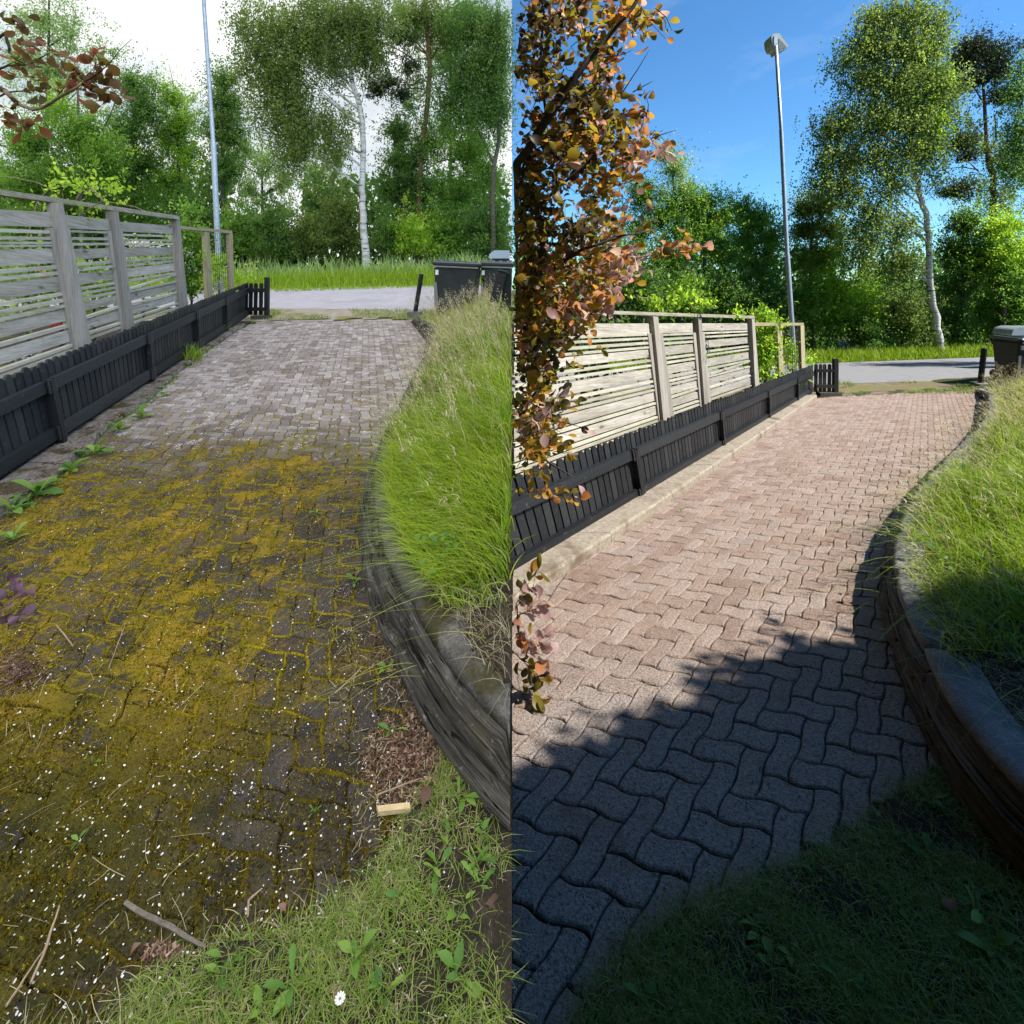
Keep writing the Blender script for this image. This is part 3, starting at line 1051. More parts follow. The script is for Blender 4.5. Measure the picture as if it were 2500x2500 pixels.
def picket_fence(side, b0, b1, xstart, top, ru, rl, posts, gate, label):
    fr = Frame(side, side.g(*b0), side.g(*b1))
    root = thing('picket_fence', label, 'fence', fr.p1, side)
    _, s0 = fr.base(xstart, b0[1] + (b1[1] - b0[1]) * (xstart - b0[0]) / (b1[0] - b0[0]))
    total = (fr.p1 - s0).length
    up = V((0, 0, 1))
    n = int(total / .1)
    for i in range(n):
        s = (i + .5) * total / n
        b = s0 + fr.dir * s
        t = fr.col(b, top)
        u = t - b
        h = u.length
        u.normalize()
        o = [b + fr.dir * (x + random.gauss(0, .002)) + u * y for x, y in picket_outline(.086, h + random.gauss(0, .006), .035)]
        vs, fs = prism([p + fr.n * .0 for p in o], [p - fr.n * .02 for p in o])
        me = mesh_from('picket', vs, fs, 'black', uvs=axis_uv(vs, fs, u, fr.dir, fr.n))
        link('picket', me, side, root, random.random())
    cuts = [s0] + [fr.base(*p)[1] for p in posts] + [fr.p1]
    for a, b in zip(cuts[:-1], cuts[1:]):
        ga, gb = (.0 if a is s0 else .05), .05
        a2, b2 = a + fr.dir * ga, b - fr.dir * gb
        for ln_t, ln_b, th in ((ru[0], ru[1], .05), (rl[0], rl[1], .05)):
            q = [fr.col(a2, ln_t), fr.col(b2, ln_t), fr.col(b2, ln_b), fr.col(a2, ln_b)]
            board('rail', q, (th, .003), 'black', side, root, fr.n)
    for p in posts:
        b = fr.base(*p)[1]
        t = fr.col(b, ru[0])
        u = (t - b)
        ft = b + u * -.05
        tt = b + u * 1.0
        q = [tt - fr.dir * .028, tt + fr.dir * .028, ft + fr.dir * .028, ft - fr.dir * .028]
        po = board('post', q, (.07, .012), 'black', side, root, fr.n)
        for ln in (ru, rl):
            c = (fr.col(b, ln[0]) + fr.col(b, ln[1])) / 2
            hh = (fr.col(b, ln[0]) - fr.col(b, ln[1])).length * .62
            for sg in (-1, 1):
                e = c + fr.dir * .05 * sg
                q = [e - fr.dir * .014 + u.normalized() * hh, e + fr.dir * .014 + u.normalized() * hh, e + fr.dir * .014 - u.normalized() * hh, e - fr.dir * .014 - u.normalized() * hh]
                br = board('bracket', q, (.066, .052), 'bracket', side, None, fr.n)
                br.parent = po
                br.matrix_parent_inverse = Matrix.Translation(-V(root.location))
                br.matrix_parent_inverse = Matrix.Identity(4)
                br.location = -V((0, 0, 0))
    # the short return at the road end
    y = gate['y']
    nn = V((0, -1, 0))
    for x0, x1, t, b in gate['pickets']:
        w = (x1 - x0) / F * y
        c0, c1 = at((x0 + x1) / 2 - gate['lean'], b, y), at((x0 + x1) / 2, t, y)
        u = (c1 - c0)
        h = u.length
        u.normalize()
        o = [c0 + V((1, 0, 0)) * px_ + u * py_ for px_, py_ in picket_outline(w, h, 0)]
        vs, fs = prism([p + nn * .0 for p in o], [p - nn * .02 for p in o])
        link('picket', mesh_from('picket', vs, fs, 'black', uvs=axis_uv(vs, fs, u, V((1, 0, 0)), nn)), side, root, random.random())
    for x0, x1, t, b in gate['rails']:
        q = [at(x0, t, y), at(x1, t, y), at(x1, b, y), at(x0, b, y)]
        board('rail', q, (.045, .002), 'black', side, root, nn)
    x0, x1, t, b = gate['post']
    q = [at(x0 + gate['lean'] * .4, t, y), at(x1 + gate['lean'] * .4, t, y), at(x1, b, y), at(x0, b, y)]
    board('end_post', q, (.05, -.05), 'black', side, root, nn)
    x0, x1, t, b = gate['slab']
    q = [at(x0, t, y), at(x1, t, y), at(x1, b + 2, y), at(x0, b + 2, y)]
    board('foot_slab', q, (.1, -.09), 'slab', side, root, nn)
    return fr, root


gy_l = L.g(606, 779).y
FRAME_L, FENCE_L = picket_fence(
    L, (13, 1184), (606, 775), -40, ((26, 914), (596, 693)), (((12, 970), (600, 704)), ((12, 1003), (600, 717))),
    (((12, 1112), (600, 757)), ((12, 1146), (600, 771))), [(142, 1096), (364, 937), (477, 857), (547, 812)],
    dict(y=gy_l, lean=1.5, pickets=[(596, 605, 691, 772), (608, 617, 691, 769), (620, 629, 691, 769), (633, 642, 691, 769)],
         rails=[(600, 648, 704, 713.5), (601, 648, 750, 759)], post=(647, 656, 677, 772), slab=(617, 660, 770, 780)),
    'black picket fence with dull faces along the mossy overcast drive')
gy_r = RT.g(2020, 967).y
FRAME_R, FENCE_R = picket_fence(
    RT, (1262, 1414), (1985, 960), 1253, ((1411, 1105), (1985, 891)), (((1263, 1213), (1988, 904)), ((1263, 1243), (1988, 914))),
    (((1262, 1355), (1985, 944)), ((1262, 1384), (1985, 953))), [(1560, 1232), (1760, 1104), (1872, 1032), (1942, 988)],
    dict(y=gy_r, lean=0.8, pickets=[(1989, 1997, 889, 957), (2000, 2008, 889, 955), (2010, 2018, 889, 955), (2022, 2030, 889, 955)],
         rails=[(1990, 2036, 901, 908), (1991, 2036, 939, 946)], post=(2034, 2044, 876, 958), slab=(1997, 2050, 957, 969)),
    'sunlit black picket fence along the washed pink drive')


def zl(p):
    return (p[0] * .33126, 440 + p[1] * .33126)


def zr(p):
    return (1250 + p[0] * .33644, 600 + p[1] * .33644)


def slat_fence(side, black, vp, conv, spec, label):
    """weathered screen of wide boards and thin slats standing behind the picket fence"""
    off = .38
    fr = Frame(side, black.p0 - black.n * off, black.p1 - black.n * off)
    root = thing('slat_fence', label, 'fence', fr.p1, side)
    n = fr.n
    for bay in spec['bays']:
        xl_, xr_, ref = bay['left'], bay['right'], bay['ref']
        for r in bay['rows']:
            y0, y1, kind = r[0], r[1], r[2] if len(r) > 2 else 's'
            tilt = r[3] if len(r) > 3 else 0
            q = []
            for y in (y0, y1):
                p = conv((ref, y))
                e = []
                for ed in (xl_, xr_):
                    a, b = conv(ed[0]), conv(ed[1])
                    e.append(isect(p, vp, a, b))
                q.append(e)
            tl, tr, br, bl = q[0][0], q[0][1], q[1][1], q[1][0]
            tr = (tr[0], tr[1] - tilt)
            br = (br[0], br[1] - tilt)
            pts = [fr.pt(*p) for p in (tl, tr, br, bl)]
            if kind == 'W':
                board('wide_board', pts, (.012, -.012), 'wood', side, root, n)
            else:
                board('slat', pts, (.024 + random.uniform(0, .004), -.018), 'wood_slat', side, root, n)
    for q in spec['planks']:
        board('top_board', [fr.pt(*conv(p)) for p in q], (.014, -.012), 'wood', side, root, n)

    def down(q, k):
        tl, tr, br, bl = [conv(p) for p in q]
        br2 = (br[0] + (br[0] - tr[0]) * k, br[1] + (br[1] - tr[1]) * k)
        bl2 = (bl[0] + (bl[0] - tl[0]) * k, bl[1] + (bl[1] - tl[1]) * k)
        return [fr.pt(*p) for p in (tl, tr, br2, bl2)]
    for q in spec['posts']:
        board('post', down(q, .35), (.075, -.02), 'wood_post', side, root, n)
    for q in spec['battens']:
        board('batten', down(q, .35), (.034, -.022), 'wood_post', side, root, n)
    q = spec['cap']
    board('cap_rail', [fr.pt(*conv(p)) for p in q], (.085, -.05), 'wood_lichen', side, root, n)
    # wire trellis beyond its last post
    tr = thing('wire_trellis', spec['trellis_label'], 'trellis', fr.p1, side)
    board('rail', [fr.pt(*p) for p in spec['t_rail']], (.03, -.03), 'wood_tan', side, tr, n)
    for q in spec['t_posts']:
        tl, t_r, br, bl = q
        br = (br[0] + (br[0] - t_r[0]) * .3, br[1] + (br[1] - t_r[1]) * .3)
        bl = (bl[0] + (bl[0] - tl[0]) * .3, bl[1] + (bl[1] - tl[1]) * .3)
        board('post', [fr.pt(*p) for p in (tl, t_r, br, bl)], (.035, -.035), 'wood_tan', side, tr, n)
    parts = []
    (a0, a1), (b0, b1) = spec['t_span']
    for i in range(11):
        t = i / 10
        p = fr.pt(a0[0] + (b0[0] - a0[0]) * t, a0[1] + (b0[1] - a0[1]) * t)
        q = fr.pt(a1[0] + (b1[0] - a1[0]) * t, a1[1] + (b1[1] - a1[1]) * t)
        parts.append(tube_arrays([p, q], [.004, .004], 4))
    for i in range(12):
        t = i / 11
        p = fr.pt(a0[0] + (a1[0] - a0[0]) * t, a0[1] + (a1[1] - a0[1]) * t)
        q = fr.pt(b0[0] + (b1[0] - b0[0]) * t, b0[1] + (b1[1] - b0[1]) * t)
        parts.append(tube_arrays([p, q], [.004, .004], 4))
    link('wire_mesh', mesh_from('wire_mesh', *join(parts), 'wire'), side, tr)
    return fr, root


SPEC_L = dict(
    bays=[dict(left=((-90, 350), (-90, 1240)), right=((348, 345), (522, 1240)), ref=35,
               rows=[(357, 385), (412, 437), (453, 470), (476, 492), (510, 632, 'W'), (655, 685), (708, 735), (755, 872, 'W'), (895, 920), (950, 980), (1003, 1030),
                     (1045, 1150, 'W'), (1185, 1215), (1240, 1345, 'W'), (1373, 1400), (1418, 1445), (1470, 1500)]),
          dict(left=((486, 370), (640, 1200)), right=((777, 370), (888, 1090)), ref=500,
               rows=[(366, 383), (418, 440), (462, 481), (508, 585, 'W'), (615, 637), (655, 676), (697, 780, 'W'), (805, 823), (845, 863), (885, 903), (925, 990, 'W'),
                     (1036, 1056, 's', 6), (1066, 1140, 'W'), (1165, 1186), (1205, 1225)]),
          dict(left=((878, 380), (970, 1060)), right=((1257, 395), (1303, 930)), ref=885,
               rows=[(393, 410), (432, 447), (464, 480), (502, 570, 'W'), (592, 608), (624, 641), (655, 725, 'W'), (743, 758), (808, 823, 's', 14), (826, 841), (847, 907, 'W'),
                     (928, 943), (952, 1015, 'W'), (1035, 1052), (1075, 1092)])],
    planks=[((-90, 210), (368, 236), (386, 345), (-90, 332)), ((415, 250), (800, 288), (808, 370), (438, 352)), ((832, 302), (1265, 335), (1270, 395), (845, 375))],
    posts=[((350, 165), (406, 165), (612, 1228), (527, 1242)), ((785, 230), (825, 230), (926, 1085), (888, 1092)), ((1263, 265), (1286, 265), (1352, 928), (1303, 932))],
    battens=[((437, 350), (488, 352), (648, 1195), (603, 1225)), ((340, 350), (372, 350), (545, 1235), (516, 1242)),
             ((848, 372), (884, 378), (970, 1070), (925, 1085)), ((774, 372), (797, 372), (890, 1088), (876, 1092))],
    cap=((-90, 62), (1282, 262), (1282, 290), (-90, 104)),
    t_rail=[(428, 550.5), (563.5, 563), (563.5, 570), (428, 558)],
    t_posts=[[(496.5, 566), (506.5, 567), (515.5, 720), (503.5, 722)], [(555.5, 571), (564, 570), (568.5, 700), (560, 703)]],
    t_span=(((506, 568), (514, 715)), ((556, 572), (561, 698))),
    trellis_label='slim wooden trellis frame with wire before the grey pole, overcast plot')
SLAT_L, _ = slat_fence(L, FRAME_L, (893, 592), zl, SPEC_L, 'grey weathered slat fence in flat light behind dull black pickets')


def zt(p):
    return (1810 + p[0] * .2381, 740 + p[1] * .2381)


SPEC_R = dict(
    bays=[dict(left=((8, 600), (8, 1500)), right=((967, 632), (1052, 1265)), ref=1000,
               rows=[(634, 649), (662, 677), (695, 712), (728, 742), (750, 806, 'W'), (824, 839), (860, 875), (893, 960, 'W'), (978, 993), (1012, 1027), (1043, 1058),
                     (1068, 1132, 'W'), (1144, 1158), (1172, 1238, 'W'), (1250, 1264), (1276, 1292), (1306, 1322)]),
          dict(left=((1076, 632), (1160, 1235)), right=((1298, 628), (1360, 1160)), ref=1090,
               rows=[(638, 653), (670, 686), (703, 719), (732, 796, 'W'), (812, 827), (845, 859), (875, 936, 'W'), (952, 967), (982, 997), (1010, 1024), (1040, 1093, 'W'),
                     (1110, 1123, 's', 4), (1135, 1190, 'W'), (1205, 1219), (1236, 1250)]),
          dict(left=((1380, 622), (1425, 1135)), right=((1698, 610), (1729, 1030)), ref=1390,
               rows=[(628, 640), (655, 668), (688, 741, 'W'), (763, 775), (790, 802), (825, 881, 'W'), (893, 905), (938, 949, 's', 10), (950, 961), (965, 1012, 'W'), (1032, 1044),
                     (1062, 1113, 'W'), (1125, 1137)])],
    planks=[((8, 566), (988, 564), (993, 634), (8, 672)), ((1030, 564), (1303, 562), (1306, 628), (1036, 633)), ((1348, 563), (1700, 563), (1703, 610), (1350, 618))],
    posts=[((985, 512), (1020, 512), (1112, 1263), (1060, 1276)), ((1315, 522), (1338, 522), (1396, 1150), (1362, 1160)), ((1710, 508), (1728, 508), (1766, 1010), (1735, 1025))],
    battens=[((1042, 634), (1076, 632), (1160, 1240), (1114, 1256)), ((968, 634), (992, 634), (1064, 1272), (1050, 1275)),
             ((1350, 626), (1380, 624), (1430, 1140), (1396, 1150)), ((1298, 630), (1318, 630), (1364, 1160), (1351, 1162))],
    cap=((8, 446), (1726, 507), (1726, 527), (8, 474)),
    t_rail=[zt((92, 200)), zt((628, 202)), zt((628, 228)), zt((92, 236))],
    t_posts=[[zt((352, 232)), zt((399, 232)), zt((421, 745)), zt((372, 752))], [zt((592, 230)), zt((630, 228)), zt((643, 675)), zt((605, 682))]],
    t_span=((zt((400, 235)), zt((418, 720))), (zt((592, 235)), zt((604, 670)))),
    trellis_label='sunlit wooden trellis frame with wire before the tall lamp post')
SLAT_R, _ = slat_fence(RT, FRAME_R, (2262, 790), zr, SPEC_R, 'bright sunlit slat fence half hidden by the smoke bush')


# ---------------------------------------------------------------- timber edging of the grass banks
def resample(pl, step):
    out, acc = [pl[0].copy()], 0
    for a, b in zip(pl[:-1], pl[1:]):
        m = max(1, round((b - a).length / step))
        for k in range(1, m + 1):
            out.append(a.lerp(b, k / m))
    for _ in range(4):
        out = [out[0]] + [(out[i - 1] + out[i] * 2 + out[i + 1]) / 4 for i in range(1, len(out) - 1)] + [out[-1]]
    return out


def timber_wall(side, wall, lean, mats, capmat, label, capw):
    pts = resample([p.copy() for p in wall], .1)
    root = thing('timber_edging', label, 'retaining wall', pts[0], side)
    N = len(pts)
    outw = []
    for i in range(N):
        d = pts[min(i + 1, N - 1)] - pts[max(i - 1, 0)]
        d.z = 0
        d.normalize()
        outw.append(V((-d.y, d.x, 0)))           # away from the drive
    for k in range(N):
        if outw[k].x < 0:
            outw[k] = -outw[k]
    yend = pts[0].y

    def sweep(name, i0, i1, prof, mat, rough):
        prof = [(a + (random.gauss(0, .0045) if 0 < t < len(prof) - 1 else 0), z) for t, (a, z) in enumerate(prof)]
        vs, fs = [], []
        m = len(prof)
        us = []
        for i in range(i0, i1 + 1):
            hs = float(wall_h(pts[i].y, yend)) / WALL_H
            for a, z in [(a_ + (.014 if i in (i0, i1) else 0), z_) for a_, z_ in prof]:
                q = pts[i] + outw[i] * (a + random.gauss(0, rough * .45)) + V((lean * z * hs, 0, z * hs + random.gauss(0, rough * .3)))
                q.z = side.z(pts[i].x, pts[i].y) + (q.z - pts[i].z)
                vs.append(q)
        for i in range(i1 - i0):
            for t in range(m):
                fs.append([i * m + t, i * m + (t + 1) % m, (i + 1) * m + (t + 1) % m, (i + 1) * m + t])
        fs.append(list(range(m))[::-1])
        fs.append([(i1 - i0) * m + t for t in range(m)])
        uv = []
        for f in fs:
            for q in f:
                a, z = prof[q % m]
                uv.append(((q // m) * .1, a + z))
        if side is L:
            vs = [V((min(q.x, -.006), q.y, q.z)) for q in vs]
        me = mesh_from(name, vs, fs, mat, uvs=uv, smooth=(name != 'timber'))
        link(name, me, side, root, random.random())
    step = 11
    for c, (z0, z1) in enumerate(((-.03, .085), (.088, .2))):
        i = (c * 5) % step
        starts = [0] + list(range(i if i > 3 else i + step, N - 4, step)) + [N - 1]
        for a, b in zip(starts[:-1], starts[1:]):
            if b - a < 2:
                continue
            h = z1 - z0
            off = c * .012
            pr = [(.11, z0), (off + .018, z0), (off + .002, z0 + .16 * h), (off, z0 + .3 * h), (off + .011, z0 + .33 * h), (off - .002, z0 + .37 * h), (off - .003, z0 + .52 * h), (off + .014, z0 + .56 * h), (off, z0 + .6 * h), (off + .004, z0 + .74 * h), (off + .017, z0 + .78 * h), (off + .009, z0 + .82 * h), (off + .03, z1), (.11, z1)]
            sweep('timber', a, b - (0 if b == N - 1 else 0), pr, mats[c], .0035)
    starts = list(range(0, N - 3, 8)) + [N - 1]
    for a, b in zip(starts[:-1], starts[1:]):
        pr = [(.05, .195), (.045, .235), (.06, .252), (capw, .258), (capw + .015, .2)]
        sweep('cap_stone', a, b, pr, capmat, .004)
    return root


timber_wall(L, WALL_L, .22, ('sleeper', 'sleeper'), 'stone_left', 'dark weathered timber edging below the bright green grass bank', .17)
timber_wall(RT, WALL_R, .09, ('sleeper_brown', 'sleeper_brown'), 'stone', 'shaded brown timber edging with grey caps under tall grass', .2)


# ---------------------------------------------------------------- poles and posts
def pole(name, label, cat, side, y, pts, mat, seg=10, part=None):
    """pts: (px, py, width in pixels)"""
    q = [at(a, b, y) for a, b, _ in pts]
    r = [w / 2 * y / F for *_, w in pts]
    return q, r


yl_ = 13.4
q, r = pole('', '', '', L, yl_, [(486, -330, 7.5), (498, 13, 9), (520.5, 345, 9.5), (521, 350, 12.5), (533, 620, 13), (541, 800, 13)], 'steel')
base = V((q[-1].x, q[-1].y, L.z(q[-1].x, q[-1].y)))
q[-1] = base
lp = thing('lamp_post', 'grey steel lamp post rising out of the picture before overcast trees', 'lamp post', base, L)
link('pole', mesh_from('pole', *tube_arrays(q, r, 12), 'steel', smooth=True), L, lp)


def lamp_head(y, o, side, parent):
    pl = [(1883, 90), (1885, 85), (1890, 82), (1902, 80.3), (1906, 85), (1925.5, 114), (1901, 126), (1899, 118), (1890, 117), (1885, 106)]
    fr = [at(a + o[0], b + o[1], y) for a, b in pl]
    bk = [p + V((0.05, .55, .05)) for p in fr]
    vs, fs = prism(fr, bk)
    h = link('lamp_head', mesh_from('lamp_head', vs, fs, 'lamp'), side, parent)
    ln = [at(a + o[0], b + o[1], y) + V((0, -.012, 0)) for a, b in [(1901, 94), (1906, 99), (1920, 114), (1903, 122), (1900, 112)]]
    vs, fs = prism(ln, [p + V((0, .03, 0)) for p in ln])
    l = link('lens', mesh_from('lens', vs, fs, 'lens'), side)
    l.parent = h
    vs, fs = prism([at(a + o[0], b + o[1], y) + V((0, -.02, 0)) for a, b in [(1889, 88), (1898, 86), (1898.5, 112), (1896, 117), (1892, 117), (1889.5, 110)]],
                   [at(a + o[0], b + o[1], y) + V((0, .04, 0)) for a, b in [(1889, 88), (1898, 86), (1898.5, 112), (1896, 117), (1892, 117), (1889.5, 110)]])
    link('neck', mesh_from('neck', vs, fs, 'steel'), side, parent)
    return h


lamp_head(yl_, (486 - 1894, -330 - 116), L, lp)
yr_ = 15.5
q, r = pole('', '', '', RT, yr_, [(1894.5, 112, 7.5), (1907, 315, 8.3), (1907.2, 319, 9.5), (1921.5, 619, 10), (1922, 624, 11.5), (1936, 840, 12), (1942, 960, 12)], 'steel')
base = V((q[-1].x, q[-1].y, RT.z(q[-1].x, q[-1].y)))
q[-1] = base
lp = thing('lamp_post', 'tall grey lamp post with flat head against the blue sky', 'lamp post', base, RT)
link('pole', mesh_from('pole', *tube_arrays(q, r, 12), 'steel', smooth=True), RT, lp)
lamp_head(yr_, (0, 0), RT, lp)


def bollard(side, b, t, w, label):
    g = side.g(*b)
    q = [g + V((0, 0, -.02)), at(t[0] - (t[0] - b[0]) * .04, t[1] + (b[1] - t[1]) * .04, g.y), at(*t, g.y)]
    rr = w / 2 * g.y / F
    root = thing('gate_post', label, 'post', g, side)
    link('shaft', mesh_from('shaft', *tube_arrays(q, [rr, rr, rr * .98], 12), 'black', uvs=None), side, root)
    d = (q[2] - q[1]).normalized()
    link('cap', mesh_from('cap', *tube_arrays([q[2], q[2] + d * .02], [rr * 1.04, rr * .5], 12), 'lid'), side, root)
    c = g + V((0, 0, .0))
    bx = [c + V((x, y, z)) for x, y, z in ((-.14, -.16, .11), (.16, -.16, .11), (.16, -.16, -.05), (-.14, -.16, -.05))]
    board('foot_block', bx, (0, -.3), 'stone', side, root, V((0, -1, 0)))


bollard(L, (1012, 772), (1029, 669), 11, 'black gate post leaning beside the large bins, overcast plot')
bollard(RT, (2392, 945), (2403, 851), 11.5, 'black gate post at the sunny end of the washed drive')


# ---------------------------------------------------------------- bins, mailbox, car roof stand-in behind
def wheelie_bin(side, px, py, y, w, h, d, tilt, yaw, label, group):
    p = at(px, py, y)
    root = thing('wheelie_bin', label, 'bin', p, side, group)

    def loc(vs, fs, name, mat, parent, smooth=False):
        o = bpy.data.objects.new(name, mesh_from(name, vs, fs, mat, smooth=smooth))
        side.coll.objects.link(o)
        o.parent = parent
        o.color = (random.random(), 0, 0, 1)
        return o

    def loop(z, sx, sy, oy=0, c=.06):
        a, b = w / 2 * sx, d / 2 * sy
        return [V((x, yy + oy, z)) for x, yy in ((-a + c, -b), (a - c, -b), (a, -b + c), (a, b - c), (a - c, b), (-a + c, b), (-a, b - c), (-a, -b + c))]

    def loft(loops):
        n = len(loops[0])
        vs = [p for l in loops for p in l]
        fs = [list(range(n))[::-1]] + [[i * n + k, i * n + (k + 1) % n, (i + 1) * n + (k + 1) % n, (i + 1) * n + k] for i in range(len(loops) - 1) for k in range(n)] + [[(len(loops) - 1) * n + k for k in range(n)]]
        return vs, fs
    body = loc(*loft([loop(.06, .78, .74), loop(.1, .8, .76), loop(h * .86, .95, .93), loop(h * .865, .9, .9), loop(h * .9, .9, .9), loop(h * .905, 1.0, 1.0), loop(h * .93, 1.0, 1.0)]), 'body', 'bin', root)
    lid = loc(*loft([loop(h * .925, 1.03, 1.04), loop(h * .96, 1.05, 1.06), loop(h * .985, 1.0, 1.0), loop(h, .82, .8)]), 'lid', 'lid', root)
    for k in range(4):
        x = (-.33 + .22 * k) * w
        vs, fs = prism([V((x - .03 * w, -.47 * d, h * .975)), V((x + .05 * w, -.47 * d, h * .975)), V((x + .05 * w, -.38 * d, h + .018)), V((x - .03 * w, -.38 * d, h + .018))],
                       [V((x - .03 * w, .4 * d, h * .975)), V((x + .05 * w, .4 * d, h * .975)), V((x + .05 * w, .36 * d, h + .018)), V((x - .03 * w, .36 * d, h + .018))])
        loc(vs, fs, 'rib', 'lid', lid)
    vs, fs = tube_arrays([V((-.46 * w, -.535 * d, h * .885)), V((.46 * w, -.535 * d, h * .885))], [.014, .014], 8)
    loc(vs, fs, 'handle', 'worn', root)
    for sg in (-1, 1):
        vs, fs = tube_arrays([V((sg * w * .47, .3 * d, .12)), V((sg * w * .41, .3 * d, .12))], [.12, .12], 18)
        wh = loc(vs, fs, 'wheel', 'rubber', root)
        vs, fs = tube_arrays([V((sg * w * .475, .3 * d, .12)), V((sg * w * .405, .3 * d, .12))], [.06, .06], 12)
        loc(vs, fs, 'hub', 'worn', wh)
    x = -.4 * w
    z = h * .78
    vs, fs = prism([V((x - .03, -.492 * d, z - .05)), V((x + .03, -.492 * d, z - .05)), V((x + .03, -.497 * d, z + .05)), V((x - .03, -.497 * d, z + .05))],
                   [V((x - .03, -.45 * d, z - .05)), V((x + .03, -.45 * d, z - .05)), V((x + .03, -.455 * d, z + .05)), V((x - .03, -.455 * d, z + .05))])
    loc(vs, fs, 'sticker', 'white', body)
    # pale worn corner
    vs, fs = prism([V((-.428 * w, -.392 * d, .12)), V((-.34 * w, -.392 * d, .12)), V((-.4 * w, -.45 * d, h * .6)), V((-.46 * w, -.45 * d, h * .6))],
                   [V((-.428 * w, -.36 * d, .12)), V((-.34 * w, -.36 * d, .12)), V((-.4 * w, -.41 * d, h * .6)), V((-.46 * w, -.41 * d, h * .6))])
    loc(vs, fs, 'scuffed_corner', 'worn', body)
    root.rotation_euler = (0, tilt, yaw)
    return root


wheelie_bin(L, 1114, 768, 10.4, .96, 1.1, .8, .045, .0, 'large dark bin with a white sticker nearest the leaning gate post', 'bins in the grass beside the mossy drive')
wheelie_bin(L, 1210, 768, 10.6, .68, 1.12, .7, .03, .0, 'dark bin beside the larger bin, partly behind the black mailbox', 'bins in the grass beside the mossy drive')
wheelie_bin(RT, 2490, 930, 13.2, .98, 1.16, .85, .06, .0, 'black bin at the right end of the sunny road', None)

# the mailbox hangs on a slanting dark post
ym = 7.6
mb = thing('mailbox', 'black ribbed mailbox on a dark slanting post among the grass', 'mailbox', L.g(1215, 900) + V((0, 0, .3)), L)
nn = V((0, -1, 0))
pq = [(1236, 672), (1246, 672), (1234, 860), (1206, 860)]
board('post', [at(*p, ym + .2) for p in [(1233, 668), (1249, 668), (1246, 860), (1203, 860)]], (.0, -.1), 'black', L, mb, nn)
board('box', [at(*p, ym) for p in [(1216, 660), (1238, 664), (1216, 741), (1195, 737)]], (.0, -.18), 'black', L, mb, nn)
board('lid', [at(*p, ym) for p in [(1215, 655), (1241, 662), (1240, 666), (1214, 659)]], (.03, -.2), 'lid', L, mb, nn)
for k in range(5):
    t = .16 + k * .16
    a0 = (1216 + (1195 - 1216) * t, 660 + (737 - 660) * t)
    b0 = (1238 + (1216 - 1238) * t, 664 + (741 - 664) * t)
    board('rib', [at(a0[0] + 1, a0[1] - 1.2, ym), at(b0[0] - 1, b0[1] - 1.2, ym), at(b0[0] - 1, b0[1] + 1.2, ym), at(a0[0] + 1, a0[1] + 1.2, ym)], (.008, -.002), 'bracket', L, mb, nn)

for side, y, dx, dy, lab, flo in ((L, 13.5, 0, 0, 'pale silver slant ended box standing in for a car roof above the bins', 760), (RT, 17.5, 2470 - 1193, 799 - 611, 'blue grey slant ended box standing in for a car roof above the black bin', 900)):
    pl = [(1193, 629), (1194.5, 621), (1203, 613), (1209, 611), (1244, 611.5), (1244, 631), (1196, 631)]
    if side is RT:
        pl = [(2470, 817), (2474, 806), (2478, 803), (2492, 799), (2560, 799), (2560, 819), (2471, 819)]
    fr = [at(a, b, y) for a, b in pl]
    base = V((fr[3].x, y, side.z(fr[3].x, y)))
    bx = thing('car_roof_stand_in', lab, 'box', base, side)  # silver box and dark base stand in for a parked car's roof
    vs, fs = prism(fr, [p + V((0, .7, 0)) for p in fr])
    link('shell', mesh_from('shell', vs, fs, 'silver'), side, bx)
    x0, x1 = fr[-1].x, fr[4].x
    zb = fr[-1].z
    lx = [V((x0 + .06, y - 0.01, zb)), V((x1, y - .01, zb)), V((x1, y - .01, base.z - .05)), V((x0 + .02, y - .01, base.z - .05))]
    board('base', lx, (-.05, -.66), 'bin', side, bx, nn)


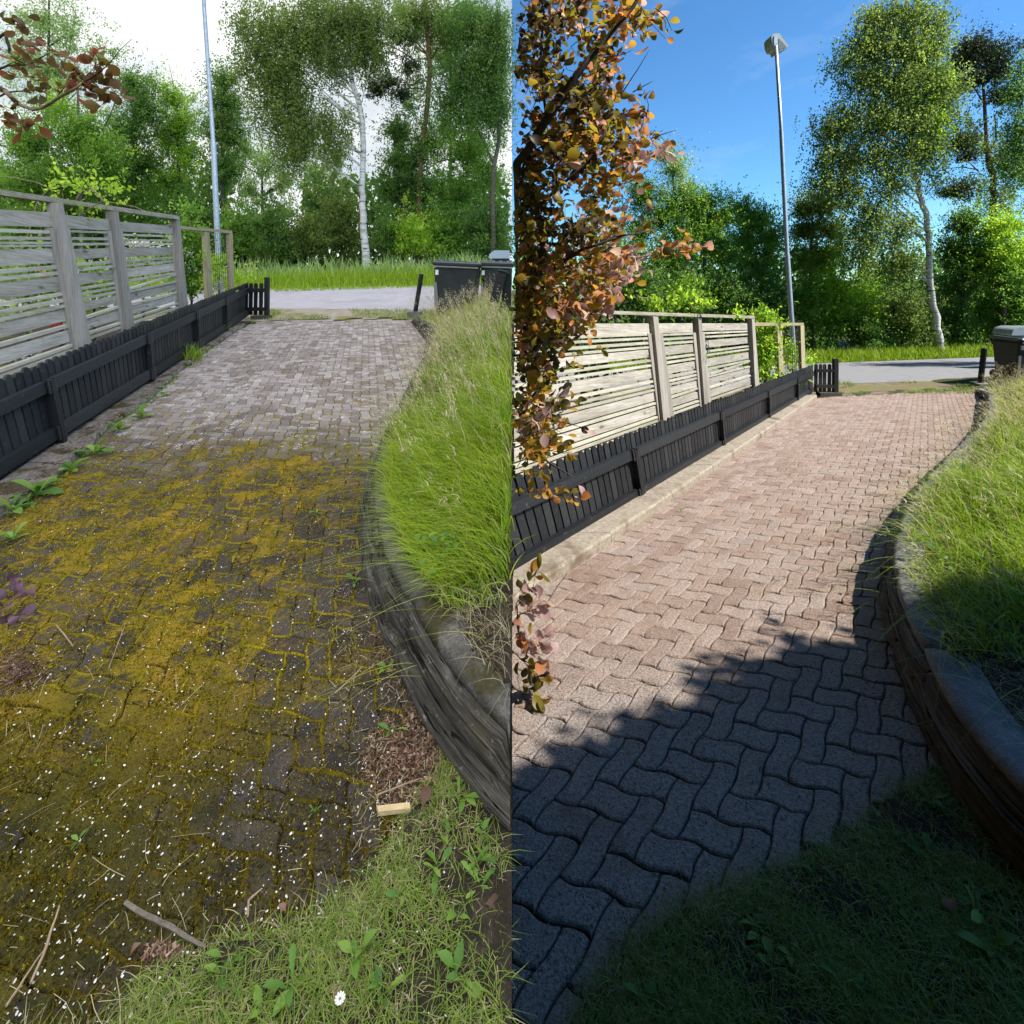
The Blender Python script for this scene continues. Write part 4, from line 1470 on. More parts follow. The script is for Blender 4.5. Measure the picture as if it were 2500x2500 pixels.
# ---------------------------------------------------------------- trees
def crown_mesh(name, blobs, y, mat, size, per, hang=1.0, tilt=None, squash=.55, clump_r=.42, dens=1.0):
    """leaf clumps spread through lobes given in photo pixels: (cx, cy, rx, ry, clumps, depth offset)"""
    locs = []
    for b in blobs:
        cx, cy, rx, ry, n = b[:5]
        n = max(2, int(n * dens))
        dy = b[5] if len(b) > 5 else 0
        yy = y + dy
        c = np.array(at(cx, cy, yy))
        ax = np.array([rx / F * yy, .8 * rx / F * yy, ry / F * yy])
        d = rng.normal(size=(n, 3))
        d /= np.linalg.norm(d, axis=1)[:, None]
        rad = np.clip(np.abs(rng.normal(0, .62, n)), 0, 1.45) if hang == 1 else rng.uniform(0, 1, n) ** .5 * rng.uniform(.8, 1.15, n)
        cc = c + d * rad[:, None] * ax
        m = rng.integers(int(per * .5), int(per * 1.5), n)
        if size > .12:
            m = (m * 1.5).astype(int)
        rep = np.repeat(np.arange(n), m)
        k = len(rep)
        cr = rng.uniform(.55, 1.35, n) * clump_r
        tone = rng.uniform(0, 1, n)
        t = rng.uniform(0, 1, k)
        if hang > 1:
            # drooping sprays: a few hanging strands per clump, drifting with the wind
            ns = 5
            so = rng.normal(size=(n, ns, 3)) * (cr[:, None, None] * np.array([.75, .6, .4]))
            sl = rng.uniform(.5, 1.2, (n, ns)) * cr[:, None] * hang * 1.25
            sd = rng.normal(-.12, .22, (n, ns))
            w = rng.integers(0, ns, k)
            off = so[rep, w].copy()
            ln = sl[rep, w]
            off[:, 2] -= t * ln - .25 * ln
            off[:, 0] += sd[rep, w] * ln * t ** 1.5
            off += rng.normal(size=(k, 3)) * .055
        else:
            # leafy shoots growing outwards and upwards from each clump
            ns = 5
            sdir = rng.normal(size=(n, ns, 3)) * np.array([.75, .7, .45]) + np.array([0, 0, .55]) + d[:, None, :] * np.minimum(rad, 1)[:, None, None] * .35
            sl = rng.uniform(.5, 1.25, (n, ns)) * cr[:, None] * 1.7
            w = rng.integers(0, ns, k)
            off = sdir[rep, w] * (sl[rep, w] * t)[:, None]
            off += rng.normal(size=(k, 3)) * (cr[rep] * .26 * (1.15 - t))[:, None]
        locs.append((cc[rep] + off, np.clip(tone[rep] * .8 + rng.uniform(0, .2, k), 0, .999)))
    p = np.concatenate([l[0] for l in locs])
    r = np.concatenate([l[1] for l in locs])
    n = len(p)
    v, f, rr = scatter(*LEAF4, p, rand_rot(n, tilt), rng.uniform(.6, 1.25, n) * size * (.7 if size > .12 else 1), r)
    return mesh_np(name, v, f, mat, rr)


def tree(name, label, cat, group, side, y, trunk, limbs, crowns, bark):
    g0 = at(trunk[-1][0], trunk[-1][1], y)
    gz = float(ground_z(side, g0.x, y))
    root = thing(name, label, cat, (g0.x, y, gz), side, group)
    pts = [at(a, b, y) for a, b, _ in trunk]
    rad = [w / 2 / F * y for *_, w in trunk]
    pts.append(V((pts[-1].x, y, min(gz - .1, pts[-1].z - .1))))
    rad.append(rad[-1] * 1.15)
    # gentle unevenness
    pts, rad = bend(pts, rad)
    link('trunk', mesh_from('trunk', *tube_arrays(pts, rad, 9), bark, smooth=True), side, root)
    for lm in limbs:
        dz = random.uniform(-.8, .8)
        n = len(lm) - 1
        p2 = [at(a, b, y + dz * i / max(n, 1)) for i, (a, b, _) in enumerate(lm)]
        r2 = [w / 2 / F * y for *_, w in lm]
        p2, r2 = bend(p2, r2)
        link('limb', mesh_from('limb', *tube_arrays(p2, r2, 6), bark, smooth=True), side, root)
    tp = [p for p in pts if p.z > gz + 1.5]
    for c in crowns:
        for bb in c['b']:
            if bb[4] < 24 or len(tp) < 3 or bark == 'bark' and cat == 'bush':
                continue
            e = at(bb[0], bb[1], y)
            st_ = min(tp, key=lambda q: abs(q.z - (e.z - (e - V((q.x, q.y, e.z))).length * .55)))
            rr_ = min(.045, rad[0] + .02)
            for q_ in range(2):
                e2 = e + V((random.gauss(0, .25), random.gauss(0, .3), random.gauss(0, .2))) * (bb[2] / F * y)
                md = st_.lerp(e2, .5) + V((0, 0, .12 * (e2 - st_).length))
                p2, r2 = bend([st_, md, e2], [rr_, rr_ * .6, rr_ * .2])
                link('limb', mesh_from('limb', *tube_arrays(p2, r2, 5), bark, smooth=True), side, root)
        link('crown', crown_mesh('crown', c['b'], y, c['m'], c.get('s', .16), c.get('n', 34), c.get('hang', 1.0), clump_r=c.get('r', .42), dens=c.get('d', 1.75)), side, root)
    return root


def bend(pts, rad, k=3):
    p, r = [], []
    for i in range(len(pts) - 1):
        for j in range(k):
            t = j / k
            q = pts[i].lerp(pts[i + 1], t)
            if j:
                q += V((random.gauss(0, 1), random.gauss(0, 1), 0)) * rad[i] * .22
            p.append(q)
            r.append(rad[i] + (rad[i + 1] - rad[i]) * t)
    p.append(pts[-1])
    r.append(rad[-1])
    return p, r


GA = 'trees across the road under the overcast sky'
GB = 'trees across the road in the sunshine'
# ---- overcast side
tree('poplar', 'tall grey green tree at the left edge behind the russet leaves', 'tree', GA, L, 27,
     [(120, -60, 3), (118, 200, 7), (112, 450, 11), (108, 640, 14)], [((118, 200, 4), (60, 110, 2), (40, 20, 1)), ((118, 250, 4), (170, 120, 2), (185, 20, 1)), ((116, 300, 4), (220, 190, 2), (262, 120, 1))],
     [dict(b=[(110, 60, 75, 110, 70), (60, 150, 60, 110, 60), (170, 90, 40, 90, 30), (130, 190, 90, 90, 70), (235, 140, 40, 45, 14), (275, 130, 28, 36, 7)], m='leaf_pale', s=.17, n=22, r=.5)], 'bark')
tree('maple', 'broad bushy green maple behind the left end of the slat fence', 'tree', GA, L, 25,
     [(190, 200, 4), (195, 400, 9), (200, 640, 13)], [((195, 420, 5), (120, 320, 3), (90, 240, 1)), ((195, 400, 5), (260, 300, 3), (290, 230, 1))],
     [dict(b=[(70, 360, 80, 90, 105), (190, 330, 90, 100, 125), (120, 430, 130, 70, 120), (250, 400, 60, 80, 85), (60, 470, 80, 60, 60)], m='leaf_mid', n=36),
      dict(b=[(150, 270, 60, 60, 26), (240, 380, 60, 60, 30)], m='leaf_lime', n=28)], 'bark')
tree('alder', 'slender green tree with pointed twin tops right of the maple', 'tree', GA, L, 28,
     [(335, 170, 2), (330, 350, 7), (325, 640, 12)], [((332, 300, 4), (310, 210, 2), (300, 170, 1)), ((330, 330, 4), (370, 240, 2), (385, 200, 1))],
     [dict(b=[(325, 225, 34, 55, 45), (350, 280, 50, 75, 75), (300, 330, 50, 80, 75), (345, 400, 70, 80, 95), (290, 430, 50, 70, 60)], m='leaf_dark', n=36),
      dict(b=[(320, 190, 24, 30, 14), (370, 210, 18, 40, 10)], m='leaf_mid', n=24)], 'bark')
tree('willow', 'yellowish green tree with bare top twigs beside the grey pole', 'tree', GA, L, 29,
     [(432, 250, 3), (436, 400, 7), (440, 640, 11)], [((425, 215, 1.6), (418, 180, 1.2), (412, 155, .8)), ((428, 225, 1.8), (436, 250, 1.8), (444, 275, 2)), ((434, 330, 3), (460, 240, 1), (468, 225, 1))],
     [dict(b=[(420, 245, 40, 45, 45), (440, 310, 46, 60, 65), (400, 340, 40, 60, 50), (450, 390, 56, 60, 75), (410, 450, 60, 60, 65)], m='leaf_lime', n=28),
      dict(b=[(430, 330, 50, 80, 45), (430, 480, 60, 70, 45)], m='leaf_dark', n=34)], 'bark')
tree('alder', 'dark round tree immediately right of the grey pole', 'tree', GA, L, 28,
     [(545, 180, 2), (545, 360, 7), (548, 640, 11)], [((545, 330, 4), (520, 240, 2), (515, 190, 1))],
     [dict(b=[(545, 205, 38, 45, 45), (560, 260, 46, 60, 60), (535, 330, 40, 70, 70), (575, 340, 36, 60, 30), (550, 420, 60, 70, 85)], m='leaf_dark', n=34),
      dict(b=[(540, 300, 45, 100, 40)], m='leaf_birch', n=28)], 'bark')
tree('silver_birch', 'tall silver birch with white trunk standing at the road edge, overcast', 'tree', GA, L, 24.5,
     [(833, -60, 5), (840, 60, 8), (848, 110, 9.5), (858, 190, 11), (872, 235, 12.5), (884, 290, 13), (887, 350, 13.5), (885, 440, 14), (884, 500, 15), (888, 570, 17), (894, 640, 20), (895, 652, 22)],
     [((862, 218, 7), (835, 185, 5), (800, 165, 4), (765, 148, 3), (715, 80, 2)), ((850, 120, 6), (830, 60, 3), (825, 0, 2)), ((872, 238, 3), (835, 232, 2), (800, 232, 1)),
      ((880, 260, 2.5), (895, 200, 2), (905, 150, 1)), ((846, 90, 4), (880, 20, 2), (900, -30, 1)), ((880, 318, 2.5), (858, 300, 1.6), (840, 298, 1))],
     [dict(b=[(640, 50, 60, 60, 60), (720, 60, 80, 70, 110), (800, 30, 70, 60, 90), (620, 130, 44, 50, 40), (690, 140, 60, 60, 70), (780, 110, 70, 60, 85), (870, 60, 70, 80, 110),
              (930, 40, 50, 70, 60), (900, 110, 50, 60, 60), (830, 150, 50, 50, 40), (660, 180, 50, 40, 40), (590, 60, 26, 40, 12), (600, 165, 34, 24, 10)], m='leaf_birch', n=30, hang=1.9, s=.18, r=.5, d=1.25),
      dict(b=[(705, 210, 60, 70, 85), (730, 290, 46, 80, 75), (690, 270, 40, 80, 40), (715, 370, 44, 60, 50), (800, 290, 30, 50, 22), (850, 270, 26, 40, 10), (915, 150, 30, 40, 18), (815, 350, 40, 60, 45), (640, 260, 40, 60, 26)], m='leaf_birch', n=32, hang=2.3, s=.18, r=.5, d=1.25)], 'birch_bark')
tree('pine', 'reddish brown pine trunk right of the white birch', 'tree', GA, L, 27,
     [(1036, -60, 10), (1040, 20, 11), (1047, 110, 12), (1048, 190, 12), (1044, 250, 12.5), (1036, 310, 12), (1028, 390, 11), (1024, 460, 11), (1022, 640, 12)],
     [((1015, 150, 4), (985, 128, 3), (950, 110, 2), (940, 80, 1)), ((1020, 158, 3), (985, 138, 2.4), (930, 128, 1.5)), ((1038, 218, 3.4), (1000, 215, 3), (960, 226, 2), (920, 240, 1)),
      ((1045, 105, 5), (1060, 80, 4), (1075, 20, 2)), ((1048, 150, 5), (1090, 90, 3), (1110, 30, 2))],
     [dict(b=[(925, 225, 34, 16, 16), (950, 205, 30, 14, 14), (985, 235, 30, 14, 10), (975, 95, 40, 30, 26), (1000, 165, 30, 22, 14)], m='needle', n=50, s=.15, r=.4),
      dict(b=[(1060, 40, 60, 60, 70), (1000, 30, 50, 50, 40), (1100, 90, 60, 60, 60), (1020, 200, 40, 40, 16)], m='leaf_birch', n=30, s=.17, hang=1.5)], 'pine_bark')
tree('alder', 'leaning grey trunk among wind blown leaves at the right, overcast', 'tree', GA, L, 26,
     [(1232, 40, 6), (1228, 160, 8), (1222, 260, 9), (1218, 340, 10), (1204, 420, 11), (1202, 480, 11), (1200, 640, 12)],
     [((1226, 200, 5), (1190, 140, 3), (1170, 60, 2)), ((1220, 300, 5), (1243, 240, 3)), ((1205, 400, 5), (1160, 300, 3), (1130, 200, 1.5))],
     [dict(b=[(1150, 60, 70, 70, 100), (1215, 80, 26, 90, 70), (1190, 170, 50, 70, 85), (1120, 180, 60, 70, 75), (1215, 260, 26, 80, 50), (1150, 260, 60, 70, 75), (1090, 250, 40, 60, 36)], m='leaf_dark', n=32, s=.17, hang=1.7, r=.5),
      dict(b=[(1180, 120, 60, 110, 50)], m='leaf_birch', n=30, s=.17, hang=1.7, r=.5)], 'bark')
tree('alder', 'dark dense tree filling the gap right of the white birch trunk', 'tree', GA, L, 27.5,
     [(985, 300, 3), (985, 450, 8), (985, 640, 11)], [((985, 420, 5), (960, 340, 3), (955, 300, 1)), ((985, 430, 5), (1040, 340, 3), (1050, 300, 1))],
     [dict(b=[(975, 330, 42, 60, 65), (985, 410, 60, 70, 100), (1040, 360, 50, 60, 60), (960, 470, 46, 60, 60), (1030, 470, 70, 60, 90)], m='leaf_dark', n=38),
      dict(b=[(1130, 380, 70, 70, 100), (1190, 430, 46, 80, 70), (1120, 470, 80, 70, 90)], m='leaf_mid', n=36)], 'bark')
tree('alder', 'hazy pale tree far behind the birch seen in the left gap', 'tree', GA, L, 36,
     [(640, 330, 2), (640, 480, 6), (640, 655, 9)], [],
     [dict(b=[(600, 370, 50, 60, 36), (650, 400, 50, 70, 40), (610, 470, 60, 60, 44), (690, 450, 40, 60, 36), (560, 400, 30, 80, 24), (770, 430, 60, 70, 50), (740, 350, 50, 60, 34), (820, 400, 40, 80, 36), (790, 500, 60, 60, 46), (690, 520, 50, 40, 26)], m='leaf_pale', n=26, s=.2)], 'bark')
tree('alder', 'dark tree far behind the pine filling the upper right, overcast side', 'tree', GA, L, 35,
     [(1100, 60, 3), (1100, 400, 8), (1100, 655, 11)], [],
     [dict(b=[(1090, 330, 60, 60, 50), (1160, 350, 60, 70, 56), (1220, 180, 26, 80, 36), (1080, 150, 60, 60, 40), (1010, 100, 50, 60, 34), (1150, 40, 70, 50, 50), (980, 40, 50, 40, 30), (1190, 280, 50, 60, 40), (1000, 260, 40, 50, 20)], m='leaf_dark', n=28, s=.2)], 'bark')
HB = 'bushes below the trees on the overcast side'
for px_, py_, rx, ry, m, lab in ((60, 560, 90, 70, 'leaf_mid', 'low bush at the far left behind the slat fence'), (210, 540, 90, 80, 'leaf_dark', 'dark bush behind the middle of the slat fence'),
                                 (340, 540, 70, 90, 'leaf_mid', 'green bush above the last slat fence post'), (470, 540, 60, 100, 'leaf_dark', 'dark bush behind the grey pole'),
                                 (590, 560, 60, 80, 'leaf_mid', 'green bush left of the hazy gap in the trees'), (660, 560, 50, 80, 'leaf_dark', 'dark bush in the hazy gap left of the birch'),
                                 (755, 570, 50, 70, 'leaf_birch', 'olive bush a little left of the white birch'), (830, 540, 50, 100, 'leaf_birch', 'olive bush touching the white birch trunk'),
                                 (945, 580, 40, 60, 'leaf_dark', 'small dark bush at the foot of the white birch'), (1005, 580, 60, 60, 'leaf_lime', 'bright lime sapling between birch and bins'),
                                 (1090, 570, 70, 80, 'leaf_mid', 'green bush straight above the large bin'), (1190, 560, 60, 90, 'leaf_dark', 'dark bush above the second bin')):
    tree('bush', lab, 'bush', HB, L, 26 + random.uniform(-1, 2), [(px_, py_ - ry * .3, 3), (px_ + 3, 660, 6)], [],
         [dict(b=[(px_, py_, rx, ry, int(rx * ry / 46)), (px_ + rx * .3, py_ + ry * .5, rx * .7, ry * .5, int(rx * ry / 110))], m=m, n=36, s=.17)], 'bark')

# ---- sunny side
tree('poplar', 'light topped poplar rising beside the smoke bush, sunny side', 'tree', GB, RT, 30,
     [(1635, 370, 2), (1650, 500, 7), (1655, 860, 12)], [((1648, 520, 4), (1600, 450, 2)), ((1650, 540, 4), (1700, 480, 2))],
     [dict(b=[(1620, 385, 22, 30, 16), (1650, 420, 40, 50, 50), (1670, 470, 40, 50, 50)], m='leaf_pale', n=28),
      dict(b=[(1570, 480, 46, 50, 70), (1620, 530, 66, 60, 100), (1690, 520, 50, 50, 70), (1560, 570, 50, 60, 70)], m='leaf_mid', n=36)], 'bark')
tree('maple', 'bright green maple in the middle of the sunny hedge row', 'tree', GB, RT, 28,
     [(1720, 480, 2), (1720, 620, 8), (1720, 860, 12)], [((1720, 600, 4), (1680, 530, 2)), ((1720, 610, 4), (1760, 530, 2))],
     [dict(b=[(1720, 500, 36, 40, 45), (1755, 540, 50, 50, 75), (1690, 580, 60, 60, 90), (1760, 620, 60, 60, 85), (1640, 630, 70, 60, 90)], m='leaf_mid', n=36),
      dict(b=[(1730, 560, 60, 60, 36)], m='leaf_lime', n=30)], 'bark')
tree('alder', 'pointed green tree left of the tall lamp post, sunny side', 'tree', GB, RT, 29,
     [(1830, 500, 2), (1832, 640, 7), (1835, 860, 11)], [((1862, 480, 1), (1872, 530, 1.6), (1878, 560, 2)), ((1832, 600, 3), (1805, 540, 1.5))],
     [dict(b=[(1805, 520, 30, 36, 36), (1845, 545, 46, 46, 65), (1820, 600, 56, 60, 90), (1880, 590, 36, 60, 50), (1850, 660, 60, 60, 85)], m='leaf_mid', n=34),
      dict(b=[(1860, 540, 36, 40, 20), (1870, 620, 40, 60, 26)], m='leaf_lime', n=28)], 'bark')
tree('willow', 'round tree with drooping twigs right of the tall lamp post', 'tree', GB, RT, 29,
     [(1985, 480, 2), (1980, 620, 7), (1980, 860, 12)], [((1982, 560, 4), (1950, 510, 2)), ((1982, 560, 4), (2030, 500, 2))],
     [dict(b=[(1970, 510, 36, 36, 40), (2010, 510, 46, 40, 60), (1965, 570, 40, 50, 60), (2030, 570, 50, 56, 70), (1990, 640, 60, 60, 90)], m='leaf_birch', n=34),
      dict(b=[(1975, 640, 40, 60, 36), (2030, 620, 36, 40, 24)], m='leaf_lime', n=30)], 'bark')
tree('silver_birch', 'tall birch with full crown and white foot against blue sky', 'tree', GB, RT, 26,
     [(2232, 20, 3), (2228, 150, 6), (2222, 300, 8), (2228, 390, 10), (2243, 470, 12), (2262, 520, 12.5), (2268, 570, 13), (2268, 640, 13.5), (2274, 720, 15), (2285, 800, 18), (2290, 842, 21)],
     [((2240, 470, 6), (2215, 455, 4), (2170, 455, 2.5), (2150, 470, 1.5)), ((2222, 380, 6), (2200, 350, 4), (2160, 335, 2)), ((2224, 260, 5), (2185, 225, 3), (2150, 190, 2)),
      ((2226, 360, 4), (2270, 300, 2), (2290, 250, 1)), ((2225, 200, 4), (2270, 130, 2), (2310, 40, 1)), ((2262, 560, 2), (2230, 548, 1.2))],
     [dict(b=[(2140, 40, 46, 40, 50), (2210, 30, 70, 40, 80), (2280, 50, 40, 50, 45), (2120, 100, 56, 50, 75), (2200, 110, 70, 60, 100), (2270, 120, 40, 60, 55), (2060, 160, 34, 40, 26), (2120, 190, 60, 50, 75),
              (2210, 200, 76, 60, 105), (2290, 200, 56, 60, 65), (2020, 300, 36, 36, 32), (2070, 290, 50, 56, 65), (2150, 280, 66, 60, 95), (2240, 290, 76, 60, 105), (2310, 250, 46, 60, 50)], m='leaf_birch', n=30, hang=1.8, s=.18, r=.5, d=1.25),
      dict(b=[(2020, 370, 40, 50, 46), (2090, 370, 50, 50, 65), (2170, 370, 60, 50, 75), (2260, 370, 56, 46, 65), (2010, 440, 32, 40, 32), (2070, 450, 50, 50, 60), (2130, 520, 46, 60, 65), (2110, 590, 44, 70, 65),
              (2180, 440, 50, 40, 36), (2290, 420, 26, 40, 14), (2200, 560, 40, 50, 46), (2190, 640, 50, 60, 65)], m='leaf_birch', n=30, hang=2.1, s=.18, r=.5, d=1.25),
      dict(b=[(2240, 180, 60, 90, 45), (2260, 290, 60, 80, 50)], m='leaf_lime', n=24, hang=1.8, s=.18, r=.5, d=1.25)], 'birch_bark')
tree('pine', 'brown pine with flat needle crown at the sunny right edge', 'tree', GB, RT, 29,
     [(2398, 180, 5), (2404, 260, 7), (2408, 330, 8), (2414, 400, 12), (2427, 440, 12.5), (2424, 500, 12.5), (2420, 570, 12), (2416, 860, 13)],
     [((2410, 380, 6), (2432, 340, 4), (2428, 280, 3)), ((2390, 420, 3.5), (2370, 400, 3), (2325, 372, 1.5)), ((2388, 414, 3), (2350, 408, 2.4), (2310, 412, 1.2)), ((2400, 250, 4), (2370, 200, 2.5), (2340, 150, 1)),
      ((2402, 240, 4), (2440, 190, 2.5), (2460, 140, 1)), ((2418, 465, 3), (2370, 466, 2.4), (2310, 480, 1.2)), ((2400, 330, 3), (2375, 300, 2.4), (2360, 298, 1))],
     [dict(b=[(2380, 120, 46, 30, 45), (2420, 140, 50, 34, 55), (2350, 150, 40, 30, 36), (2440, 180, 40, 30, 36), (2390, 190, 56, 36, 50), (2340, 210, 36, 26, 20), (2440, 240, 36, 34, 30), (2345, 355, 30, 26, 18), (2320, 475, 32, 15, 16), (2350, 462, 30, 14, 14), (2360, 385, 30, 20, 12)],
           m='needle', n=48, s=.15, r=.4),
      dict(b=[(2370, 330, 36, 60, 36), (2450, 380, 40, 80, 50), (2370, 450, 30, 30, 18), (2450, 480, 40, 50, 36)], m='leaf_birch', n=28, s=.17, hang=1.5)], 'pine_bark')
tree('silver_birch', 'dark drooping tree cut by the right edge of the sunny view', 'tree', GB, RT, 25,
     [(2530, 0, 6), (2530, 860, 14)], [], [dict(b=[(2490, 220, 26, 60, 36), (2500, 310, 40, 60, 60), (2490, 400, 40, 60, 46), (2510, 150, 24, 40, 18)], m='leaf_dark', n=34, s=.14, hang=2.2)], 'bark')
tree('alder', 'dark dense tree just right of the sunny birch trunk', 'tree', GB, RT, 28,
     [(2355, 520, 2), (2352, 660, 8), (2350, 860, 11)], [((2354, 620, 4), (2330, 550, 2)), ((2354, 640, 4), (2390, 570, 2))],
     [dict(b=[(2360, 550, 46, 50, 65), (2335, 620, 44, 60, 75), (2380, 640, 50, 60, 75), (2340, 710, 50, 60, 75)], m='leaf_dark', n=38)], 'bark')
tree('maple', 'lit yellow green maple right of the dark alder at the right edge', 'tree', GB, RT, 27,
     [(2450, 560, 2), (2450, 680, 8), (2450, 860, 11)], [((2450, 660, 4), (2420, 590, 2)), ((2450, 660, 4), (2490, 590, 2))],
     [dict(b=[(2420, 570, 36, 36, 30), (2460, 560, 46, 40, 50), (2440, 630, 66, 56, 80), (2490, 650, 40, 80, 65)], m='leaf_lime', n=32),
      dict(b=[(2450, 690, 66, 56, 75)], m='leaf_mid', n=34)], 'bark')
tree('maple', 'unseen roadside tree added outside the right edge that stripes the sunny road with shadow', 'tree', GB, RT, 17.5,  # unseen tree, added for its shadow on the road
     [(2950, 300, 5), (2950, 600, 12), (2950, 860, 16)], [],
     [dict(b=[(2900, 250, 120, 60, 50), (3020, 350, 130, 60, 50), (2860, 430, 110, 40, 34), (3050, 200, 100, 60, 34)], m='leaf_mid', n=30, s=.16)], 'bark')
HC = 'bushes below the trees on the sunny side'
for px_, py_, rx, ry, m, lab in ((1500, 640, 60, 70, 'leaf_mid', 'green bush half behind the smoke bush'), (1560, 710, 70, 70, 'leaf_dark', 'dark bush above the left end of the sunny slat fence'),
                                 (1660, 720, 70, 60, 'leaf_mid', 'green bush above the middle of the sunny slat fence'), (1770, 720, 70, 60, 'leaf_dark', 'dark bush above the last sunny slat post'),
                                 (1870, 750, 50, 80, 'leaf_dark', 'dark bush left of the sunny lamp post'), (1975, 740, 50, 80, 'leaf_mid', 'lit bush right of the sunny lamp post'),
                                 (2040, 720, 50, 100, 'leaf_lime', 'lime green young tree between lamp post and birch'), (2110, 730, 50, 80, 'leaf_lime', 'yellow green bush below the drooping birch'),
                                 (2080, 800, 60, 50, 'leaf_dark', 'low dark bush behind the roadside grass'), (2200, 770, 60, 70, 'leaf_birch', 'olive bush left of the sunny birch foot'),
                                 (2330, 790, 50, 60, 'leaf_dark', 'dark bush right of the sunny birch foot'), (2420, 760, 66, 70, 'leaf_mid', 'green bush above the gate post'), (2490, 730, 40, 90, 'leaf_mid', 'green bush above the black bin')):
    tree('bush', lab, 'bush', HC, RT, 26.5 + random.uniform(0, 2), [(px_, py_ - ry * .3, 3), (px_ + 3, 870, 6)], [],
         [dict(b=[(px_, py_, rx, ry, int(rx * ry / 46)), (px_ + rx * .3, py_ + ry * .5, rx * .7, ry * .5, int(rx * ry / 110))], m=m, n=36, s=.17)], 'bark')


def far_wood(side, x0, x1, y0, y1, depth, n, label):
    u, w = rng.uniform(x0, x1, n), rng.uniform(y0, y1, n) + rng.normal(0, 12, n)
    d = rng.uniform(depth, depth + 4, n)
    p = np.stack([(u - XC) / F * d, d, CZ + (YC - w) / F * d], 1)
    v, f, r = scatter(*LEAF4, p, rand_rot(n), rng.uniform(.3, .6, n), rng.uniform(0, .6, n))
    o = link('far_woods', mesh_np('far_woods', v, f, 'leaf_dark', r), side)
    tag(o, label, 'woods', kind='stuff')


far_wood(L, -60, 560, 420, 668, 33, 9000, 'far wood behind the trees of the overcast side')
far_wood(L, 560, 745, 575, 665, 33, 3000, 'far wood in the first gap of the overcast trees')
far_wood(L, 740, 1240, 440, 668, 33, 7000, 'far wood behind the birch of the overcast side')
far_wood(RT, 1256, 2040, 620, 880, 33, 10000, 'far wood behind the sunny hedge row')
far_wood(RT, 2100, 2520, 640, 860, 33, 5000, 'far wood behind the sunny birch')


# ---------------------------------------------------------------- overcast cloud cover above the left plot
b = NB('cloud_cover')
p = b.pos()
nz = b.noise(b.scale(p, (.006, .006, .012)), 1.0, 4, .5)
col = b.ramp(nz, [(.4, (.36, .43, .5)), (.5, (.54, .58, .61)), (.58, (.72, .73, .74))])
em = b.n('ShaderNodeEmission', {0: col, 1: .85})
b.nt.links.new(em.outputs[0], b.out.inputs[0])
MAT['cloud'] = b.m
vs, fs = [], []
na, ne = 30, 16
for i in range(na + 1):
    a_ = R(-170) + (R(-.005) - R(-170)) * i / na
    for j in range(ne + 1):
        e_ = R(-4) + R(82) * j / ne
        vs.append((500 * math.sin(a_) * math.cos(e_), 500 * math.cos(a_) * math.cos(e_), CZ + 500 * math.sin(e_)))
for i in range(na):
    for j in range(ne):
        o = i * (ne + 1) + j
        fs.append([o, o + 1, o + ne + 2, o + ne + 1])
cc = link('sky', mesh_from('sky', vs, fs, 'cloud', smooth=True), SC.collection)
tag(cc, 'white cloud cover over the overcast plot', 'sky', kind='structure')
cc.light_linking.receiver_collection = left_c


# ---------------------------------------------------------------- grass
def grass(name, mat, side, pts, h, w, lean, az, label, segs=3, rnd=None, cat='grass'):
    n = len(pts)
    v, f, r = blades(pts, h, w, lean, az, rng.uniform(0, 1, n) if rnd is None else rnd, segs)
    o = link(name, mesh_np(name, v, f, mat, r), side)
    tag(o, label, cat, kind='stuff')
    return o


def bank_points(side, n, y0, y1, d0, d1, power=1.5):
    """points on the bank, denser near the viewer"""
    wall = WALL_L if side is L else WALL_R
    t = rng.uniform(0, 1, n)
    y = y0 * (y1 / y0) ** t if power else rng.uniform(y0, y1, n)
    d = rng.uniform(d0, d1, n)
    x = wall_x(wall, y) + d
    lim = x < -.004 if side is L else x < 1.1 * y
    x, y = x[lim], y[lim]
    z = ground_z(side, x, y)
    return np.stack([x, y, z - .01], 1)


def nmask(p, sx, sy, ph=0.0):
    return np.sin(p[:, 0] * sx + ph + 1.7 * np.sin(p[:, 1] * sy * .6)) * np.sin(p[:, 1] * sy + 1.1 * ph + 1.3 * np.sin(p[:, 0] * sx * .5))


